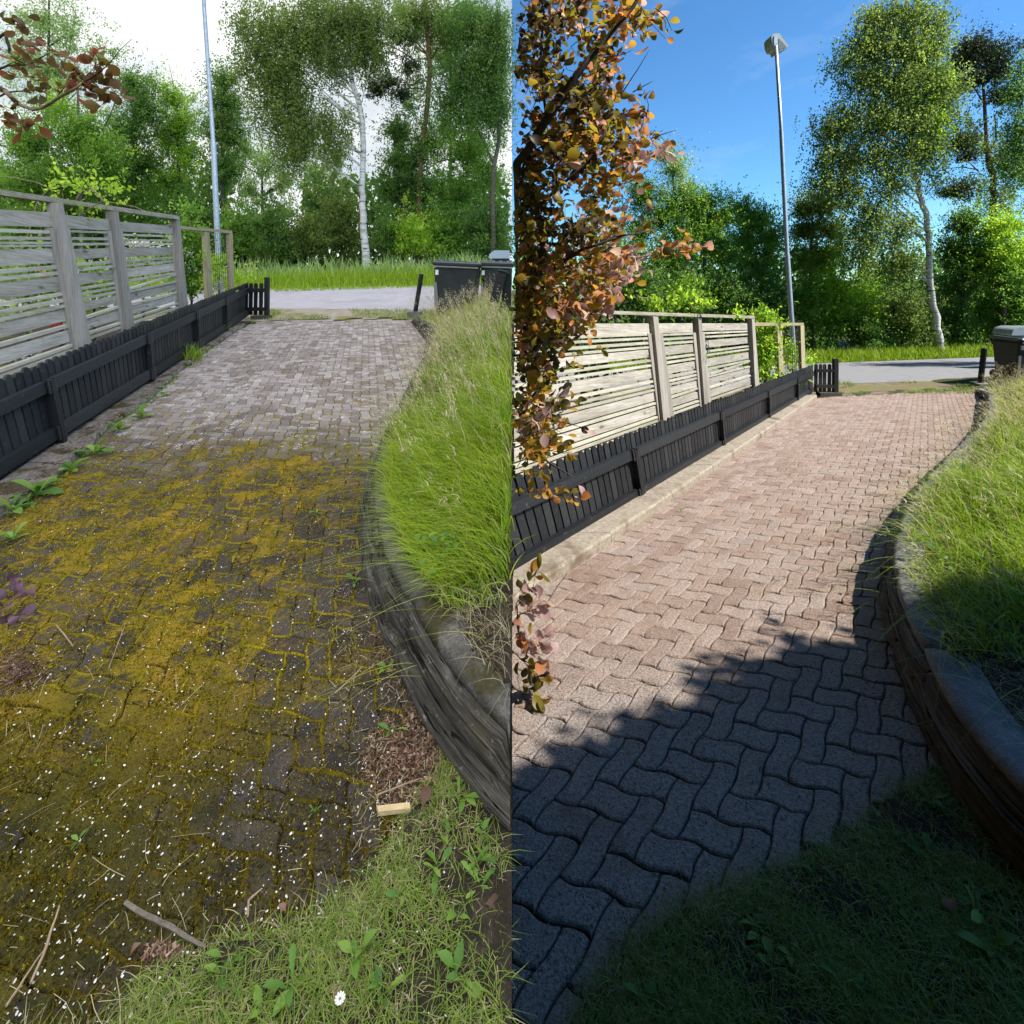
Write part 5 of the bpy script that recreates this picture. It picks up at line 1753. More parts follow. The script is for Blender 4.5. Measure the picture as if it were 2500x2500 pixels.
for side, tagl in ((L, 'overcast'), (RT, 'sunny')):
    wide = 2.6 if side is L else 4.6
    p = bank_points(side, 30000, 2.1, 11, .12, wide)
    n = len(p)
    d = p[:, 0] - wall_x(WALL_L if side is L else WALL_R, p[:, 1])
    hh = rng.uniform(.1, .27, n) * np.clip(.45 + d * 1.2, .4, 1.25) * np.where(p[:, 1] < 3.2, .75, 1) * (1 + .35 * nmask(p, 5, 4))
    r = np.clip(rng.uniform(0, .75, n) + .12 * nmask(p, 4, 3, 1), 0, .93)
    dry = rng.uniform(0, 1, n) < (.12 + .3 * (p[:, 1] > 6.5) + .25 * (d < .25))
    r = np.where(dry, rng.uniform(.9, .999, n), r)
    grass('bank_grass', 'grass', side, p, hh, rng.uniform(.004, .009, n) * (1 + p[:, 1] * .08), rng.uniform(.3, 1.3, n), rng.normal(math.pi * 1.05, 1.0, n),
          'long bright grass on the %s bank' % tagl, 4, r)
    # tall stalks with pale seed heads
    p = bank_points(side, 2400, 2.4, 11.5, .25, wide)
    k = rng.uniform(0, 1, len(p)) < np.clip((p[:, 1] - 2.2) / 3.5, .2, 1)
    p = p[k]
    n = len(p)
    hs = rng.uniform(.3, .6, n)
    az = rng.normal(math.pi * 1.0, .7, n)
    ln = rng.uniform(.15, .7, n)
    v1 = blades(p, hs, rng.uniform(.003, .004, n) * (1 + p[:, 1] * .12), ln, az, rng.uniform(0, 1, n), 4)
    tops = p + np.stack([np.cos(az) * ln * hs, np.sin(az) * ln * hs, hs * (1 - .45 * ln)], 1)
    rep = np.repeat(np.arange(n), 9)
    q = tops[rep] + rng.normal(size=(len(rep), 3)) * np.array([.018, .018, .035])
    v2 = blades(q, rng.uniform(.02, .05, len(rep)), rng.uniform(.004, .008, len(rep)), rng.uniform(.5, 2, len(rep)), az[rep] + rng.normal(0, .5, len(rep)), rng.uniform(.3, 1, len(rep)), 4)
    v, f, rr = merge([v1, v2])
    tag(link('seed_grass', mesh_np('seed_grass', v, f, 'straw', rr), side), 'tall straw coloured seeding grass on the %s bank' % tagl, 'grass', kind='stuff')
    # dry thatch hanging over the edging
    p = bank_points(side, 2400, 1.3, 5.5, .2, .55)
    n = len(p)
    grass('dry_thatch', 'straw', side, p + np.array([0, 0, .02]), rng.uniform(.04, .12, n), rng.uniform(.001, .003, n), rng.uniform(.8, 2.2, n), rng.normal(math.pi * 1.1, 1.3, n),
          'dry matted grass behind the %s timber edging' % tagl, 4)
    # long single stalks leaning out over the drive
    m = 60
    w = WALL_L if side is L else WALL_R
    y = rng.uniform(1.9, 4.6, m)
    x = wall_x(w, y) + rng.uniform(.1, .4, m)
    p = np.stack([x, y, ground_z(side, x, y)], 1)
    hs = rng.uniform(.22, .5, m)
    grass('leaning_stalks', 'grass', side, p, hs, rng.uniform(.0025, .004, m), rng.uniform(1.4, 2.2, m), rng.normal(math.pi * 1.08, .3, m), 'long stalks leaning over the %s drive' % tagl, 8, rng.uniform(.7, .9, m))

# bright close tuft of fresh grass where the left edging bends
p = bank_points(L, 5200, 2.2, 4.2, .22, 1.2)
p = p[p[:, 0] > wall_x(WALL_L, p[:, 1]) + .2]
n = len(p)
grass('fresh_tussock', 'grass', L, p, rng.uniform(.14, .34, n), rng.uniform(.0025, .005, n), rng.uniform(.5, 1.3, n), rng.normal(math.pi * 1.1, .45, n), 'lush bright green tussocks above the left edging', 5, rng.uniform(.45, .85, n))
p = bank_points(RT, 5200, 2.2, 4.6, .3, 2.4)
n = len(p)
grass('fresh_tussock', 'grass', RT, p, rng.uniform(.14, .34, n), rng.uniform(.0025, .005, n), rng.uniform(.5, 1.3, n), rng.normal(math.pi * 1.1, .6, n), 'long fine tussocks above the shaded right edging', 5, rng.uniform(.3, .75, n))


def lawn(side, n, name, label, dens_fn):
    y = rng.uniform(.95, 2.4, n)
    lo, hi = (-1.05, -.016) if side is L else (.012, 1.08)
    x = rng.uniform(lo, hi, n) * y
    drive = DRIVE_L if side is L else DRIVE_R
    w = WALL_L if side is L else WALL_R
    edge_ = in_poly(x + rng.normal(0, .035, n), y + rng.normal(0, .035, n), drive)
    ok = ~edge_ & (x < wall_x(w, y) + .05)
    if side is L:
        ok &= x > -1.2
    ok &= rng.uniform(0, 1, n) < dens_fn(x, y)
    x, y = x[ok], y[ok]
    n = len(x)
    p = np.stack([x, y, side.z(x, y)], 1)
    dry = rng.uniform(0, 1, n) < (.46 if side is L else .3)
    r = np.where(dry, rng.uniform(.76, 1, n), rng.uniform(0, .72, n))
    h = np.where(dry, rng.uniform(.012, .035, n), rng.uniform(.018, .06, n))
    return grass(name, 'lawn', side, p, h, rng.uniform(.0018, .0042, n), rng.uniform(.3, 2.2, n), rng.uniform(0, 6.28, n), label, 3, r)


lawn(L, 76000, 'lawn_grass', 'short patchy lawn in front of the mossy drive', lambda x, y: np.clip(.55 + .6 * np.sin(x * 13 + 2 * np.sin(y * 9)) * np.sin(y * 15 + x * 4) + (1.35 - y) * .8, .12, 1))
lawn(RT, 120000, 'lawn_grass', 'short shaded lawn in front of the washed drive', lambda x, y: np.clip(.6 + .5 * np.sin(x * 11 + 2 * np.sin(y * 8)) * np.sin(y * 13 + x * 4) + (1.3 - y) * .8, .15, 1))

for side, drive, n in ((L, DRIVE_L, 5200), (RT, DRIVE_R, 6500)):
    a = np.array(drive)
    nxt = np.roll(a, -1, axis=0)
    seg = np.linalg.norm(nxt - a, axis=1)
    seg[(a[:, 1] > 2.1) | (nxt[:, 1] > 2.1) | (seg > .9)] = 0
    k = rng.choice(len(seg), n, p=seg / seg.sum())
    t = rng.uniform(0, 1, n)[:, None]
    q = a[k] * (1 - t) + nxt[k] * t + rng.normal(0, .028, (n, 2))
    lim = (q[:, 0] < -.035) & (q[:, 0] > -1.25) if side is L else (q[:, 0] > .05) & (q[:, 1] > .8)
    lim &= q[:, 0] < wall_x(WALL_L if side is L else WALL_R, q[:, 1]) + .02
    q = q[lim & (q[:, 1] > .8)]
    n = len(q)
    p = np.column_stack([q, side.z(q[:, 0], q[:, 1]) - .002])
    grass('edge_grass', 'lawn', side, p, rng.uniform(.015, .05, n), rng.uniform(.0012, .003, n), rng.uniform(.6, 2.4, n), rng.uniform(0, 6.28, n), 'loose grass creeping over the last pavers, %s plot' % ('overcast' if side is L else 'sunny'), 3, rng.uniform(.1, 1, n))

# stray dry blades spreading onto the pavers at the lawn edge, and roadside grass
for side, nm in ((L, 'overcast'), (RT, 'sunny')):
    y0, y1 = (ROAD_L if side is L else ROAD_R)
    n = 16000
    if side is L:
        x, y = rng.uniform(-16, -.1, n), y1 + rng.uniform(.1, 5.5, n) ** 1
    else:
        x, y = rng.uniform(.1, 26, n), y1 + rng.uniform(.3, 4.5, n)
        y = y + (x - 18) * -.0 + (f1[1] - f0[1]) / 60 * (x - (RT.g(2235, 878).x))
    k = np.clip((y - y1 - .3) / 1.5, .25, 1)
    p = np.stack([x, y, ground_z(side, x, y) - .03], 1)
    grass('roadside_grass', 'grass', side, p, rng.uniform(.25, .75, n) * k, rng.uniform(.02, .045, n), rng.uniform(.1, .7, n), rng.uniform(0, 6.28, n), 'tall green grass across the road, %s side' % nm, 2, rng.uniform(.15, .8, n))
    # verge tufts between drive and road
    n = 5000
    if side is L:
        u = rng.uniform(640, 1240, n)
        ww = rng.uniform(756, 782, n)
        keep = (nmask(np.stack([u * .02, ww * .12, u], 1), 1, 1, .4) > .15) | (u > 960) | (u < 672)
        u, ww = u[keep], ww[keep]
        q = [L.g(a, c) for a, c in zip(u, ww)]
    else:
        u = rng.uniform(2046, 2498, n)
        ww = rng.uniform(932, 962, n)
        keep = (nmask(np.stack([u * .02, ww * .12, u], 1), 1, 1, .4) > .35) | (u > 2330)
        u, ww = u[keep], ww[keep]
        q = [RT.g(a, c) for a, c in zip(u, ww)]
    p = np.array([(a.x, a.y, a.z) for a in q])
    n = len(p)
    grass('verge_grass', 'lawn', side, p, rng.uniform(.03, .12, n), rng.uniform(.008, .018, n), rng.uniform(.3, 1.6, n), rng.uniform(0, 6.28, n), 'sparse verge grass between drive and road, %s side' % nm, 2, rng.uniform(.2, .9, n))

# tall weeds before the left hedge
n = 1800
x, y = rng.uniform(-14, -.2, n), ROAD_L[1] + rng.uniform(3.5, 6, n)
p = np.stack([x, y, ground_z(L, x, y)], 1)
grass('tall_weeds', 'leaf_pale', L, p, rng.uniform(.6, 1.3, n) * (.6 + .5 * np.abs(nmask(p, .9, .7))), rng.uniform(.04, .09, n), rng.uniform(.1, .5, n), rng.uniform(0, 6.28, n), 'grey green tall weeds below the overcast hedge', 3, cat='weeds')


# ---------------------------------------------------------------- litter on the left drive
def on_left(n, y0, y1, u0=14, u1=1236, power=1.0):
    y = y0 + (y1 - y0) * rng.uniform(0, 1, n) ** power
    u = rng.uniform(u0, u1, n)
    x = (u - XC) / F * y
    return x, y


n = 4800
x, y = on_left(n, 1.05, 4.6, power=1.25)
k = (x < wall_x(WALL_L, y) - .02) & (rng.uniform(0, 1, n) < np.clip(1.05 - (y - 1.1) * .24, .15, 1) * np.where(in_poly(x, y, DRIVE_L), 1, .35))
x, y = x[k], y[k]
n = len(x)
p = np.stack([x, y, L.z(x, y) + rng.uniform(.003, .012, n)], 1)
t = np.linspace(0, 2 * np.pi, 7)[:-1]
ptl = ([(math.cos(a) * .5, math.sin(a) * .32, .06 * math.cos(2 * a)) for a in t], [(0, 1, 2, 3), (0, 3, 4, 5)])
sz = np.where(rng.uniform(0, 1, n) < .6, rng.uniform(.0025, .0055, n), rng.uniform(.0055, .0102, n))
v, f, r = scatter(*ptl, p, rand_rot(n, .35), sz, rng.uniform(0, 1, n))
tag(link('petals', mesh_np('petals', v, f, 'petal', r), L), 'small white fallen petals scattered over the mossy drive', 'petals', kind='stuff')


def lying(p, ln, w, rnd):
    """thin bent straws lying on the ground"""
    m = len(p)
    az = rng.uniform(0, 6.28, m)
    bendv = rng.normal(0, .16, m)
    tilt = np.abs(rng.normal(0, .12, m))
    t = np.linspace(-.5, .5, 4)
    out = np.empty((m, 4, 2, 3))
    for i, tt in enumerate(t):
        a = tt * ln
        bb = bendv * ln * (tt * tt - .1)
        for s_, sg in ((0, -.5), (1, .5)):
            q = bb + w * sg
            out[:, i, s_, 0] = p[:, 0] + np.cos(az) * a - np.sin(az) * q
            out[:, i, s_, 1] = p[:, 1] + np.sin(az) * a + np.cos(az) * q
            out[:, i, s_, 2] = p[:, 2] + .002 + (tt + .5) * ln * tilt + L.sy * (np.sin(az) * a)
    f = np.array([(2 * i, 2 * i + 1, 2 * i + 3, 2 * i + 2) for i in range(3)])
    return out.reshape(-1, 3), (f[None] + (np.arange(m) * 8)[:, None, None]).reshape(-1, 4), np.repeat(rnd, 8)


# straw and needles
arr = []
for cnt, y0, y1, u0, u1, l0, l1 in ((420, 1.1, 3.6, 14, 1000, .012, .05), (750, 1.9, 3.2, 800, 1080, .015, .06), (46, 1.1, 2.2, 14, 520, .05, .12), (420, 1.45, 1.85, 860, 1190, .012, .045)):
    x, y = on_left(cnt, y0, y1, u0, u1)
    k = x < wall_x(WALL_L, y) + .02
    x, y = x[k], y[k]
    m = len(x)
    p = np.stack([x, y, L.z(x, y) + rng.uniform(.002, .012, m)], 1)
    arr.append(lying(p, rng.uniform(l0, l1, m), rng.uniform(.0007, .0017, m), rng.uniform(0, 1, m) ** 1.5))
v, f, r = merge(arr)
tag(link('straw_litter', mesh_np('straw_litter', v, f, 'straw', r), L), 'dry straw and needles lying on the mossy drive', 'litter', kind='stuff')


# bark litter heaped against the left edging and by the kerb
def litter(cx, cy, rx, ry, n, label, side=L):
    c = side.g(cx, cy)
    a, q = rng.uniform(0, 6.28, n), rng.uniform(0, 1.25, n) ** .8
    p = []
    for t, s_ in zip(a, q):
        g = side.g(cx + rx * s_ * math.cos(t), cy + ry * s_ * math.sin(t))
        p.append((g.x, g.y, g.z + random.uniform(.0, .02) * (1.1 - s_)))
    p = np.array(p)
    p = p[p[:, 0] < wall_x(WALL_L, p[:, 1]) + .01]
    n = len(p)
    chip = ([(-.5, -.16, 0), (.5, -.12, .03), (.5, .14, 0), (-.5, .16, .02)], [(0, 1, 2, 3)])
    v, f, r = scatter(*chip, p, rand_rot(n, .45), rng.uniform(.004, .017, n) * np.where(rng.uniform(0, 1, n) < .1, 2, 1), rng.uniform(0, 1, n))
    tag(link('bark_litter', mesh_np('bark_litter', v, f, 'deadleaf', r), side), label, 'litter', kind='stuff')


litter(1010, 1860, 110, 120, 4200, 'brown leaf litter heaped below the left timber edging')
litter(40, 1640, 80, 55, 1500, 'reddish needle litter at the left edge of the mossy drive')
litter(400, 2330, 60, 30, 420, 'small patch of leaf litter where the long twig ends')
litter(960, 1560, 50, 130, 1300, 'brown litter strip along the left edging')


# ---------------------------------------------------------------- leafy weeds, each with its own leaves
def leaf_mesh(name, outline, mat, fold=.12, curl=.25):
    """a leaf with a midrib crease: outline half widths along its length"""
    m = len(outline)
    vs, fs = [], []
    for i, w in enumerate(outline):
        t = i / (m - 1)
        z = curl * t * (1 - t) * 1.2 - curl * .5 * t * t
        vs += [(t, -w, z + fold * w * 2), (t, 0, z), (t, w, z + fold * w * 2)]
        if i:
            o, q = 3 * (i - 1), 3 * i
            fs += [[o, o + 1, q + 1, q], [o + 1, o + 2, q + 2, q + 1]]
    return mesh_from(name, vs, fs, mat, smooth=True)


DANDE = [leaf_mesh('leaf', o, 'leaf_weed', .2, .3) for o in ([.01, .03, .025, .07, .045, .1, .07, .13, .1, .14, .1, .02], [.01, .02, .05, .04, .09, .07, .12, .09, .13, .08, .01], [.012, .02, .04, .08, .12, .15, .15, .11, .02])]
OVAL = [leaf_mesh('leaf', o, 'leaf_weed', .15, .25) for o in ([.012, .016, .06, .13, .18, .2, .18, .12, .02], [.012, .014, .03, .1, .16, .18, .15, .08, .01])]
SMOKE = [leaf_mesh('leaf', o, 'leaf_smoke', f_, c_) for o, f_, c_ in (([.012, .012, .012, .12, .27, .35, .38, .36, .28, .03], .1, .2), ([.012, .012, .012, .1, .24, .32, .34, .31, .22, .02], -.12, .35), ([.012, .012, .012, .14, .3, .37, .36, .29, .16, .02], .2, -.2))]
RUSSET = []
PURPLE = []
for me in SMOKE:
    a = me.copy()
    a.materials[0] = MAT['leaf_russet']
    RUSSET.append(a)
    a = me.copy()
    a.materials[0] = MAT['leaf_purple']
    PURPLE.append(a)


def weed(side, px, py, size, kind, n, label, up=.5, group=None, name='weed'):
    g = side.g(px, py)
    g.z = max(g.z, float(ground_z(side, g.x, g.y)) if kind == 'bank' else g.z)
    r = thing(name, label, 'weed', g, side, group)
    pool = OVAL if kind == 'oval' else DANDE
    a0 = random.uniform(0, 6.28)
    for i in range(n):
        o = bpy.data.objects.new('leaf', random.choice(pool))
        side.coll.objects.link(o)
        o.parent = r
        o.color = (random.random(), 0, 0, 1)
        s = size * random.uniform(.5, 1.1) * (1.3 if 'kerb' in (group or '') else .82)
        o.scale = (s, s * random.uniform(.75, 1.15) * (1.35 if 'kerb' in (group or '') else 1), s)
        o.rotation_euler = Euler((random.gauss(0, .25), -random.uniform(.15, .15 + up), a0 + i * 6.283 / n + random.gauss(0, .35)))
        o.location = (random.gauss(0, .006), random.gauss(0, .006), .004)
    return r


GK = 'weeds along the dirty kerb'
for px, py, s, n, lab in ((88, 1215, .16, 9, 'largest bright weed on the dirty kerb'), (28, 1250, .12, 6, 'weed at the left end of the dirty kerb'), (178, 1150, .1, 7, 'spread weed below the first fence post'),
                          (230, 1110, .12, 8, 'upright broad leaved weed third along the kerb'), (30, 1322, .09, 5, 'low weed in the moss left of the kerb'), (292, 1052, .1, 7, 'loose weed half way along the kerb'),
                          (345, 1022, .12, 8, 'weed at the second stretch of the dirty kerb'), (330, 965, .07, 6, 'small weed tight against the pickets'), (355, 975, .07, 5, 'small weed just beyond the second post'),
                          (400, 968, .07, 6, 'little weed in the gravelly kerb'), (245, 1000, .07, 5, 'thin weed growing through the lower rail'), (617, 790, .12, 6, 'dark weed at the foot slab')):
    weed(L, px, py, s, 'dande', n + 3, lab, 1.0, GK)
for px, py, hh_, n, lab in ((532, 815, .45, 40, 'tall grass clump at the third fence post'), (470, 880, .38, 45, 'grass clump bending over the kerb')):
    g = L.g(px, py)
    m = n * 3
    p = np.stack([rng.normal(g.x, .08, m), rng.normal(g.y, .12, m), np.full(m, g.z)], 1)
    o = grass('grass_clump', 'grass', L, p, rng.uniform(.4, 1, m) * hh_, rng.uniform(.006, .012, m), rng.uniform(.2, .9, m), rng.uniform(0, 6.28, m), lab, 4, rng.uniform(.2, .75, m))
    o['kind'] = 'thing'
kl = [L.g(*p) for p in [(13, 1262), (129, 1180), (205, 1109), (275, 1040), (360, 985), (441, 907), (520, 850), (600, 795)]]
n = 900
ky = kl[0].y * (kl[-1].y / kl[0].y) ** rng.uniform(0, 1, n)
kx = np.interp(ky, [q.y for q in kl], [q.x for q in kl]) + np.abs(rng.normal(0, .07, n)) - .03
kk = nmask(np.stack([kx, ky, ky], 1), 3, 5, .8) + rng.normal(0, .3, n) > .1
kx, ky = kx[kk], ky[kk]
n = len(kx)
kp = np.stack([kx, ky, L.z(kx, ky) + rng.uniform(.004, .035, n)], 1)
v, f, r = scatter(*LEAF4, kp, rand_rot(n, .5), rng.uniform(.015, .05, n), rng.uniform(0, 1, n))
tag(link('kerb_seedlings', mesh_np('kerb_seedlings', v, f, 'leaf_weed', r), L), 'low strip of seedlings along the foot of the dirty kerb', 'weeds', kind='stuff')
n = 1500
ky = kl[0].y * (kl[-1].y / kl[0].y) ** rng.uniform(0, 1, n)
kx = np.interp(ky, [q.y for q in kl], [q.x for q in kl]) - rng.uniform(.0, .3, n)
kp = np.stack([kx, ky, L.z(kx, ky) + .054], 1)
chip_ = ([(-.5, -.3, 0), (.5, -.25, .1), (.5, .28, 0), (-.5, .3, .08)], [(0, 1, 2, 3)])
v, f, r = scatter(*chip_, kp, rand_rot(n, .3), rng.uniform(.006, .022, n), rng.uniform(0, 1, n))
tag(link('kerb_litter', mesh_np('kerb_litter', v, f, 'deadleaf', r), L), 'dry crumbs and leaf bits lying on the dirty kerb', 'litter', kind='stuff')
GW = 'weeds in the patchy lawn in front of the mossy drive'
for px, py, s, k, n, lab in ((870, 2345, .09, 'oval', 4, 'upright oval leaved weed near the lawn edge'), (900, 2320, .06, 'oval', 3, 'small round leaved weed above the upright one'), (1120, 2400, .09, 'oval', 5, 'broad rosette near the bottom right of the lawn'),
                             (990, 2185, .075, 'dande', 6, 'toothed weed where pavers meet lawn'), (1060, 2130, .085, 'dande', 5, 'tall toothed weed below the wood chip'), (1085, 2050, .07, 'oval', 3, 'narrow pair of leaves above the lawn'),
                             (1160, 2120, .085, 'dande', 6, 'crinkled weed by the edging'), (1165, 2175, .075, 'dande', 7, 'yellowish weed at the right of the lawn'), (1120, 2240, .07, 'oval', 3, 'dark upright leaf between yellow weeds'),
                             (560, 2350, .07, 'oval', 4, 'bright rounded weed near the long twig'), (540, 2390, .06, 'oval', 3, 'pale leaf pair below the twig'), (720, 2410, .08, 'dande', 6, 'flat weed left of the lawn middle'),
                             (1130, 1950, .085, 'dande', 5, 'weed pressed against the dark timber'), (1180, 2035, .07, 'oval', 5, 'dark weed at the foot of the edging'), (640, 2480, .07, 'oval', 4, 'bright weed at the very bottom of the lawn'),
                             (930, 2440, .07, 'dande', 6, 'grassy rosette in the lawn middle'), (945, 1640, .07, 'oval', 4, 'weed climbing from the litter at the edging'), (955, 1790, .07, 'dande', 4, 'weed in the brown litter'),
                             (865, 1425, .08, 'dande', 5, 'dark weed where the edging bends'), (775, 1255, .07, 'dande', 5, 'grey green rosette between mossy pavers'), (190, 2060, .05, 'oval', 4, 'tiny seedling in the dark moss'),
                             (225, 1870, .04, 'oval', 4, 'tiny sprout in the olive moss'), (770, 1985, .04, 'dande', 5, 'tiny plant in a paver joint'), (350, 1130, .06, 'dande', 6, 'bluish small weed on the upper mossy pavers'),
                             (440, 1045, .05, 'dande', 5, 'small weed on the bare far pavers')):
    weed(L, px, py, s, k, n, lab, .6, GW)
GS = 'weeds in the shaded lawn of the sunny plot'
for px, py, s, k, n, lab in ((2180, 2210, .08, 'oval', 5, 'broad leaved weed in the shaded lawn middle'), (2170, 2050, .07, 'dande', 5, 'long leaf weed at the shaded paver edge'), (2275, 1960, .07, 'oval', 4, 'oval weed by the shaded edging'),
                             (2270, 2100, .08, 'oval', 4, 'upright dark weed near the shaded edging'), (2390, 2230, .1, 'dande', 6, 'large dim weed at the right of the shaded lawn'), (1890, 2370, .08, 'oval', 4, 'pale weed left in the shaded lawn'),
                             (1940, 2350, .06, 'oval', 4, 'small lit weed beside the pale one'), (2000, 2330, .06, 'oval', 3, 'single leaf weed in short shaded grass'), (1565, 2455, .07, 'oval', 4, 'low clover like weed at the bottom edge'),
                             (1675, 2460, .06, 'dande', 5, 'rosette at the bottom of the shaded lawn'), (2000, 2150, .06, 'dande', 5, 'weed touching the last shaded paver'), (1850, 2280, .06, 'oval', 4, 'dim weed below the pavers'),
                             (2420, 2330, .09, 'oval', 5, 'dark weed at the lower right corner'), (1660, 1252 + 0, .06, 'dande', 5, 'tiny weed on the clean kerb'), (2060, 2420, .07, 'dande', 5, 'faint weed low in the shaded lawn')):
    weed(RT, px, py, s, k, n, lab, .6, GS)


def bank_plant(side, px, py, y, n, size, label, mat_pool):
    """a leafy plant among the grass of a bank"""
    x = (px - XC) / F * y
    g = V((x, y, float(ground_z(side, x, y))))
    r = thing('bank_plant', label, 'plant', g, side)
    for i in range(n):
        o = bpy.data.objects.new('leaf', random.choice(mat_pool))
        side.coll.objects.link(o)
        o.parent = r
        o.color = (random.random(), 0, 0, 1)
        s = size * random.uniform(.6, 1.1)
        o.scale = (s, s * 1.5, s)
        o.rotation_euler = Euler((random.gauss(0, .3), random.uniform(-.5, .4), random.uniform(0, 6.28)))
        o.location = (random.gauss(0, .07), random.gauss(0, .07), random.uniform(.03, .2))


bank_plant(L, 1090, 1500, 2.35, 46, .055, 'clump of fresh lobed leaves on the green bank above the edging', DANDE[2:] + OVAL)
bank_plant(L, 1010, 1350, 2.75, 14, .04, 'small round leaves in the dry grass above the edging', OVAL)
bank_plant(RT, 2330, 1560, 2.9, 24, .06, 'dim leafy plant behind the grey cap stones', DANDE[2:] + OVAL)


# twigs, wood chip and dead leaves lying about
def stick(side, name, pts, w, mat, label, cat, lift=.01):
    q = [side.g(*p) + V((0, 0, lift + w)) for p in pts]
    r = [w * random.uniform(.8, 1.1) for _ in q]
    r[-1] *= .6
    q2, r2 = bend(q, r)
    o = link(name, mesh_from(name, *tube_arrays(q2, r2, 6), mat), side)
    tag(o, label, cat)


stick(L, 'twig', [(306, 2216), (360, 2250), (415, 2275), (460, 2305), (500, 2325)], .0052, 'grey_twig', 'thick broken twig lying across the dark moss', 'twig')
stick(L, 'twig', [(15, 2470), (60, 2400), (105, 2335)], .003, 'pale_twig', 'long thin straw at the lower left corner', 'twig', .01)
stick(L, 'twig', [(75, 2415), (115, 2320), (145, 2225)], .0035, 'pale_twig', 'paired thin stem left of the broken twig', 'twig', .012)
stick(L, 'twig', [(725, 1150), (755, 1178), (793, 1188)], .003, 'twig', 'curved brown twig near the middle of the mossy drive', 'twig')
stick(L, 'twig', [(138, 1533), (160, 1560), (178, 1585)], .003, 'pale_twig', 'short stalk with a flat seed head on the moss', 'twig')
stick(L, 'twig', [(304, 1535), (285, 1585), (265, 1640)], .002, 'pale_twig', 'straight pale straw on the golden moss', 'twig')
stick(L, 'twig', [(818, 1700), (850, 1670), (885, 1635)], .0025, 'pale_twig', 'straight stalk beside the litter at the edging', 'twig')
stick(L, 'twig', [(605, 2250), (607, 2210), (640, 2180)], .003, 'pale_twig', 'bent stalk at the middle of the lawn edge', 'twig')
stick(L, 'twig', [(920, 1958), (970, 1938), (1025, 1917)], .0022, 'pale_twig', 'thin stalk lying just above the wood chip', 'twig', .02)
g = L.g(960, 1985)
cq = [L.g(*p) + V((0, 0, .022)) for p in [(919, 1984), (1000, 1975), (1002, 1990), (924, 1999)]]
board('wood_chip', cq, (0, 0), 'chip', L, None, V((0, 0, 1)))
wc = bpy.data.objects['wood_chip']
vs, fs = prism(cq, [p - V((0, 0, .014)) for p in cq])
wc.data = mesh_from('wood_chip', vs, fs, 'chip', uvs=axis_uv(vs, fs, V((1, 0, 0)), V((0, 1, 0)), V((0, 0, 1))))
tag(wc, 'flat pale chip of wood lying at the edge of the brown litter', 'wood chip')
DEAD = leaf_mesh('dead_leaf', [.01, .12, .26, .33, .3, .2, .02], 'deadleaf', .25, .4)
for side, px, py, s, lab in ((L, 1030, 1985, .055, 'brown dead leaf touching the wood chip'), (L, 697, 2244, .025, 'small orange dead leaf on the dark moss'), (L, 1185, 2225, .05, 'pale curled dead leaf in the lawn'),
                             (L, 345, 2320, .03, 'dull red dead leaf beside the broken twig'), (L, 235, 2055, .02, 'tiny orange leaf in the dark moss'), (L, 580, 1250, .016, 'tiny peach coloured leaf on the moss'),
                             (L, 1100, 1915, .05, 'dry brown leaf by the dark timber'), (RT, 2335, 2260, .06, 'grey dead leaf in the shaded lawn')):
    o = link('dead_leaf', DEAD, side, None, random.random(), side.g(px, py) + V((0, 0, .02)))
    o.scale = (s, s, s)
    o.rotation_euler = (random.gauss(0, .3), random.gauss(0, .3), random.uniform(0, 6.28))
    tag(o, lab, 'dead leaf', 'dead leaves on the ground')
# daisy
g = L.g(827, 2470)
ds = thing('daisy', 'single white daisy in the lawn at the bottom edge', 'flower', g, L)
vs, fs = tube_arrays([g, g + V((.003, 0, .03))], [.0012, .0012], 5)
link('stem', mesh_from('stem', vs, fs, 'leaf_weed'), L, ds)
vs, fs = [], []
for i in range(11):
    a = i * 6.283 / 11
    c = g + V((.003, 0, .031))
    o = len(vs)
    d, e = V((math.cos(a), math.sin(a), 0)), V((-math.sin(a), math.cos(a), 0))
    vs += [c + d * .002 - e * .001, c + d * .011 - e * .0026, c + d * .013 + V((0, 0, .002)), c + d * .011 + e * .0026, c + d * .002 + e * .001]
    fs.append([o, o + 1, o + 2, o + 3, o + 4])
link('petals', mesh_from('petals', vs, fs, 'petal'), L, ds, .5)
# pale stones on the edging tops and a few crumbs on the washed drive
for side, px, py, y, lab in ((L, 998, 1455, 2.33, 'white pebble on the left edging top'), (RT, 2210, 1490, 2.75, 'white pebble on the right edging cap')):
    bpy_v = at(px, py, y)
    vs, fs = tube_arrays([bpy_v + V((-.02, 0, 0)), bpy_v + V((-.012, 0, .006)), bpy_v + V((.01, .004, .006)), bpy_v + V((.02, 0, 0))], [.004, .013, .012, .004], 7)
    o = link('pebble', mesh_from('pebble', vs, fs, 'white', smooth=True), side)
    tag(o, lab, 'pebble')
n = 1500
y = rng.uniform(1.3, 2.6, n)
x = rng.uniform(.02, .95, n) * y
k = in_poly(x, y, DRIVE_R)
x, y = x[k], y[k]
n = len(x)
cr = ([(-.5, -.4, 0), (.5, -.4, 0), (.5, .4, 0), (-.5, .4, 0), (-.3, -.25, .5), (.3, -.2, .45), (.3, .25, .5), (-.25, .25, .4)], [(0, 1, 5, 4), (1, 2, 6, 5), (2, 3, 7, 6), (3, 0, 4, 7), (4, 5, 6, 7)])
v, f, r = scatter(*cr, np.stack([x, y, RT.z(x, y) + .001], 1), rand_rot(n, .2), rng.uniform(.0025, .007, n), rng.uniform(0, 1, n))
tag(link('grit', mesh_np('grit', v, f, 'stone', r), RT), 'loose stone grit on the shaded pavers', 'grit', kind='stuff')


